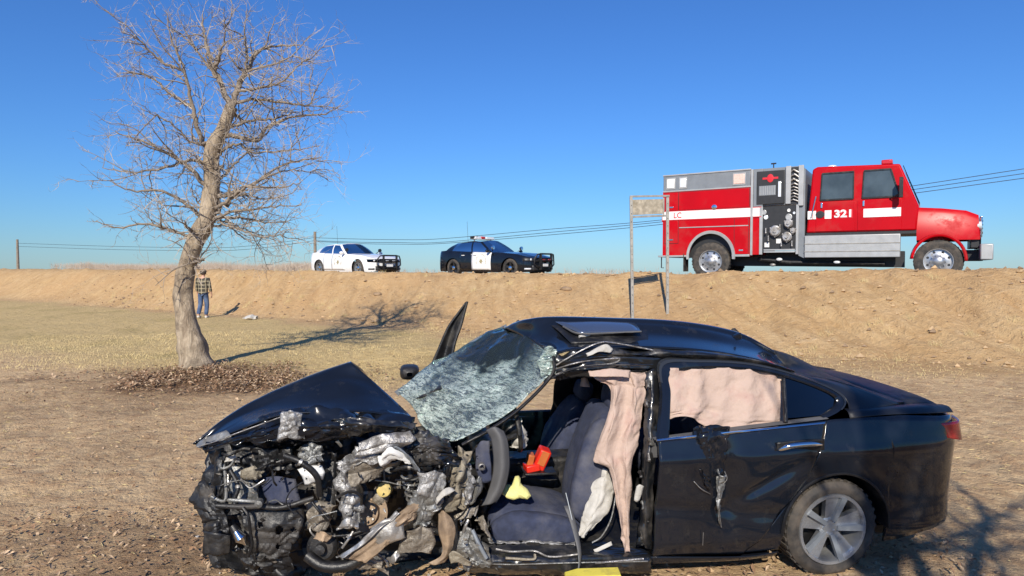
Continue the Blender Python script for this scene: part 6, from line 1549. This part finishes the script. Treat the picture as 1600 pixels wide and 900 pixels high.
def leafy(x, y, s, lift=0.0):
    z = gz(x, y) + lift; a = rnd.uniform(0, 2 * PI); t = rnd.gauss(0, .5); e = Vector((math.cos(a), math.sin(a), rnd.gauss(0, .35))) * s; f_ = Vector((-math.sin(a), math.cos(a), rnd.gauss(0, .4))) * s * .45
    c = Vector((x, y, z + .010 + abs(e.z) * .8)); b.mat(0 if rnd.random() < .62 else 1)
    b.add([c - e, c + f_ + Vector((0, 0, s * .2)), c + e, c - f_ + Vector((0, 0, s * .2)), c], [(0, 4, 1), (1, 4, 2), (2, 4, 3), (3, 4, 0)])
for i in range(8200):
    qx_, qy_ = rnd.gauss(-5.6, 1.35), rnd.gauss(11.45, .62)
    if float(fbm(qx_ * 1.1, qy_ * 1.1, 57, 3)) + rnd.gauss(.12, .12) < .06: continue
    leafy(qx_, qy_, rnd.uniform(.014, .042), rnd.uniform(0, .06))
for i in range(3000):
    x, y = rnd.uniform(-9.5, -.5), rnd.uniform(4.2, 11)
    if float(fbm(x * .7, y * .7, 71, 3)) + rnd.gauss(0, .22) < .12 and rnd.random() > .10: continue
    leafy(x, y, rnd.uniform(.008, .028))
for i in range(6500):
    x, y = rnd.uniform(-4.2, 3.4), rnd.uniform(2.9, 5.4)
    leafy(x, y, rnd.uniform(.008, .026), rnd.uniform(0, .015))
tag(b.build('leaf_litter', [MT['leaf'], MT['leaf_pale']], None, 0), 'dead brown leaves scattered round the tree and the wreck', kind='stuff')
b = MB()
def clod(x, y, s):
    z = gz(x, y) + s * .2; c = Vector((x, y, z)); r = lambda: rnd.uniform(.6, 1.2) * s
    b.mat(0 if rnd.random() < .6 else 1)
    b.add([c + Vector((r(), 0, 0)), c + Vector((0, r(), 0)), c + Vector((-r(), 0, 0)), c + Vector((0, -r(), 0)), c + Vector((rnd.gauss(0, .2) * s, rnd.gauss(0, .2) * s, r() * .8)), c + Vector((0, 0, -s * .6))],
          [(0, 1, 4), (1, 2, 4), (2, 3, 4), (3, 0, 4), (1, 0, 5), (2, 1, 5), (3, 2, 5), (0, 3, 5)])
for i in range(5200):
    s = rnd.uniform(-40, 14); p = rnd.uniform(14.2, 19.8); q = FWD * s + NRM * p
    clod(q.x, q.y, rnd.uniform(.008, .03) if rnd.random() < .93 else rnd.uniform(.03, .07))
for i in range(420):
    s = rnd.uniform(-36, 10); p = rnd.choice((rnd.uniform(14.0, 15.4), rnd.uniform(18.6, 19.8), rnd.uniform(14.2, 19.6))); q = FWD * s + NRM * p
    clod(q.x, q.y, rnd.uniform(.035, .10))
for i in range(2600):
    x, y = rnd.uniform(-10, 9), rnd.uniform(3.2, 12); clod(x, y, rnd.uniform(.006, .022))
tag(b.build('earth_clods', [MT['clod'], MT['dark_clod']], None, 0), 'small clods of dry earth on the bank and the ground', kind='stuff')
b = MB()
gxx = np.array([rnd.uniform(-14, 8) for _ in range(26000)]); gyy = np.array([rnd.uniform(10.6, 19) for _ in range(26000)]); gzz = ground_h(gxx, gyy); gff = fbm(gxx * .5, gyy * .5, 55, 3)
for i in range(26000):
    x, y = float(gxx[i]), float(gyy[i])
    p = x * NRM.x + y * NRM.y
    if p > 14.9 or (x < -4.2 and y < 12.6): continue
    if gff[i] + rnd.gauss(0, .3) < -.15: continue
    z = float(gzz[i]); h = rnd.uniform(.02, .06); a = rnd.gauss(0, .02); w = .005
    b.add([(x - w, y, z), (x + w, y, z), (x + a, y + rnd.gauss(0, .02), z + h)], [(0, 1, 2)])
tag(b.build('lawn_grass', MT['straw'], None, 0), 'short dry grass below the bank', kind='stuff')
b = MB()
for i in range(5200):
    x, y = rnd.uniform(-10, 9), rnd.uniform(4.2, 13.5)
    if -2.6 < x < 3.4 and y < 7: continue
    z = gz(x, y) + .008; a = rnd.uniform(0, PI); l_ = rnd.uniform(.02, .11); w = rnd.uniform(.0015, .004); d = Vector((math.cos(a), math.sin(a), rnd.gauss(0, .12))) * l_; e = Vector((-math.sin(a), math.cos(a), 0)) * w; c = Vector((x, y, z))
    b.mat(0 if rnd.random() < .7 else 1); b.add([c - e, c + e, c + d + e * .5, c + d * .5 + Vector((0, 0, .008))], [(0, 1, 3), (1, 2, 3)])
tag(b.build('straw_litter', [MT['straw'], MT['leaf']], None, 0), 'loose straw and twigs lying on the bare dirt', kind='stuff')
b = MB()
for i in range(110):
    s_ = rnd.uniform(-34, 6); p = rnd.choice((rnd.uniform(14.4, 16), rnd.uniform(14.4, 19.6))); q = FWD * s_ + NRM * p
    for k in range(26):
        x, y = q.x + rnd.gauss(0, .07), q.y + rnd.gauss(0, .07); z = gz(x, y); h = rnd.uniform(.05, .16); w = .004; dx, dy = rnd.gauss(0, .05), rnd.gauss(0, .05)
        b.add([(x - w, y, z - .01), (x + w, y, z - .01), (x + dx, y + dy, z + h)], [(0, 1, 2)])
tag(b.build('dry_tufts', MT['straw'], None, 0), 'small dry tufts of weed growing on the bank', kind='stuff')
# single lumps one can point to
def lump(px_, py_, Y, s, label, name, cat, mat, seed):
    q = at(px_, py_, Y); z = gz(q.x, q.y)
    m = MB().ball((0, 0, 0), s, 14, (1.25, .9, .6))
    m.v = [tuple(Vector(v) * (1 + .55 * float(fbm(v[0] * 5 / s * .1 + seed, v[1] * 5 / s * .1 + v[2] * 7, seed, 3)))) for v in m.v]
    o = m.build(name, mat, None, 30); o.location = (q.x, q.y, z + s * .25); tag(o, label, cat)
lump(884, 450, 20.2, .16, 'dark lump of earth stuck high on the bank above the car roof', 'earth_lump', 'clod', MT['dark_clod'], 3)
lump(590, 455, 23.5, .13, 'small brown lump of earth on the bank below the white patrol car', 'earth_lump', 'clod', MT['dark_clod'], 4)
q = at(392, 499, 22.0)
o = MB().grid(crumple(patch([[(-.22, -.1, .02), (0, -.14, .05), (.2, -.08, .02)], [(-.2, .02, .10), (0, .0, .16), (.2, .03, .08)], [(-.16, .12, .02), (0, .14, .05), (.18, .1, .02)]], 18, 14), .08, 5, 8, .7)).build('crumpled_paper', MT['airbag_white'], None, 30, solid=.004)
o.location = (q.x, q.y, gz(q.x, q.y)); tag(o, 'crumpled white paper lying on the ground beside the man', 'litter')
# shards dropped round the wreck
b = MB()
for i in range(260):
    x, y = rnd.gauss(-1.0, 1.0), rnd.uniform(3.3, 4.9); z = gz(x, y) + .012; s = rnd.uniform(.006, .03); a = rnd.uniform(0, 2 * PI)
    b.mat(rnd.choice((0, 0, 1, 2))); e = Vector((math.cos(a), math.sin(a), rnd.gauss(0, .4))) * s; f_ = Vector((-math.sin(a), math.cos(a), rnd.gauss(0, .4))) * s * .6; c = Vector((x, y, z))
    b.add([c - e, c + f_, c + e * .8, c - f_ * .7], [(0, 1, 2), (0, 2, 3), (0, 3, 1), (1, 3, 2)])
tag(b.build('wreck_shards', [MT['black_plastic'], MT['bare_metal'], MT['white_plastic']], None, 0), 'shards of plastic and metal strewn under the wreck', kind='stuff')
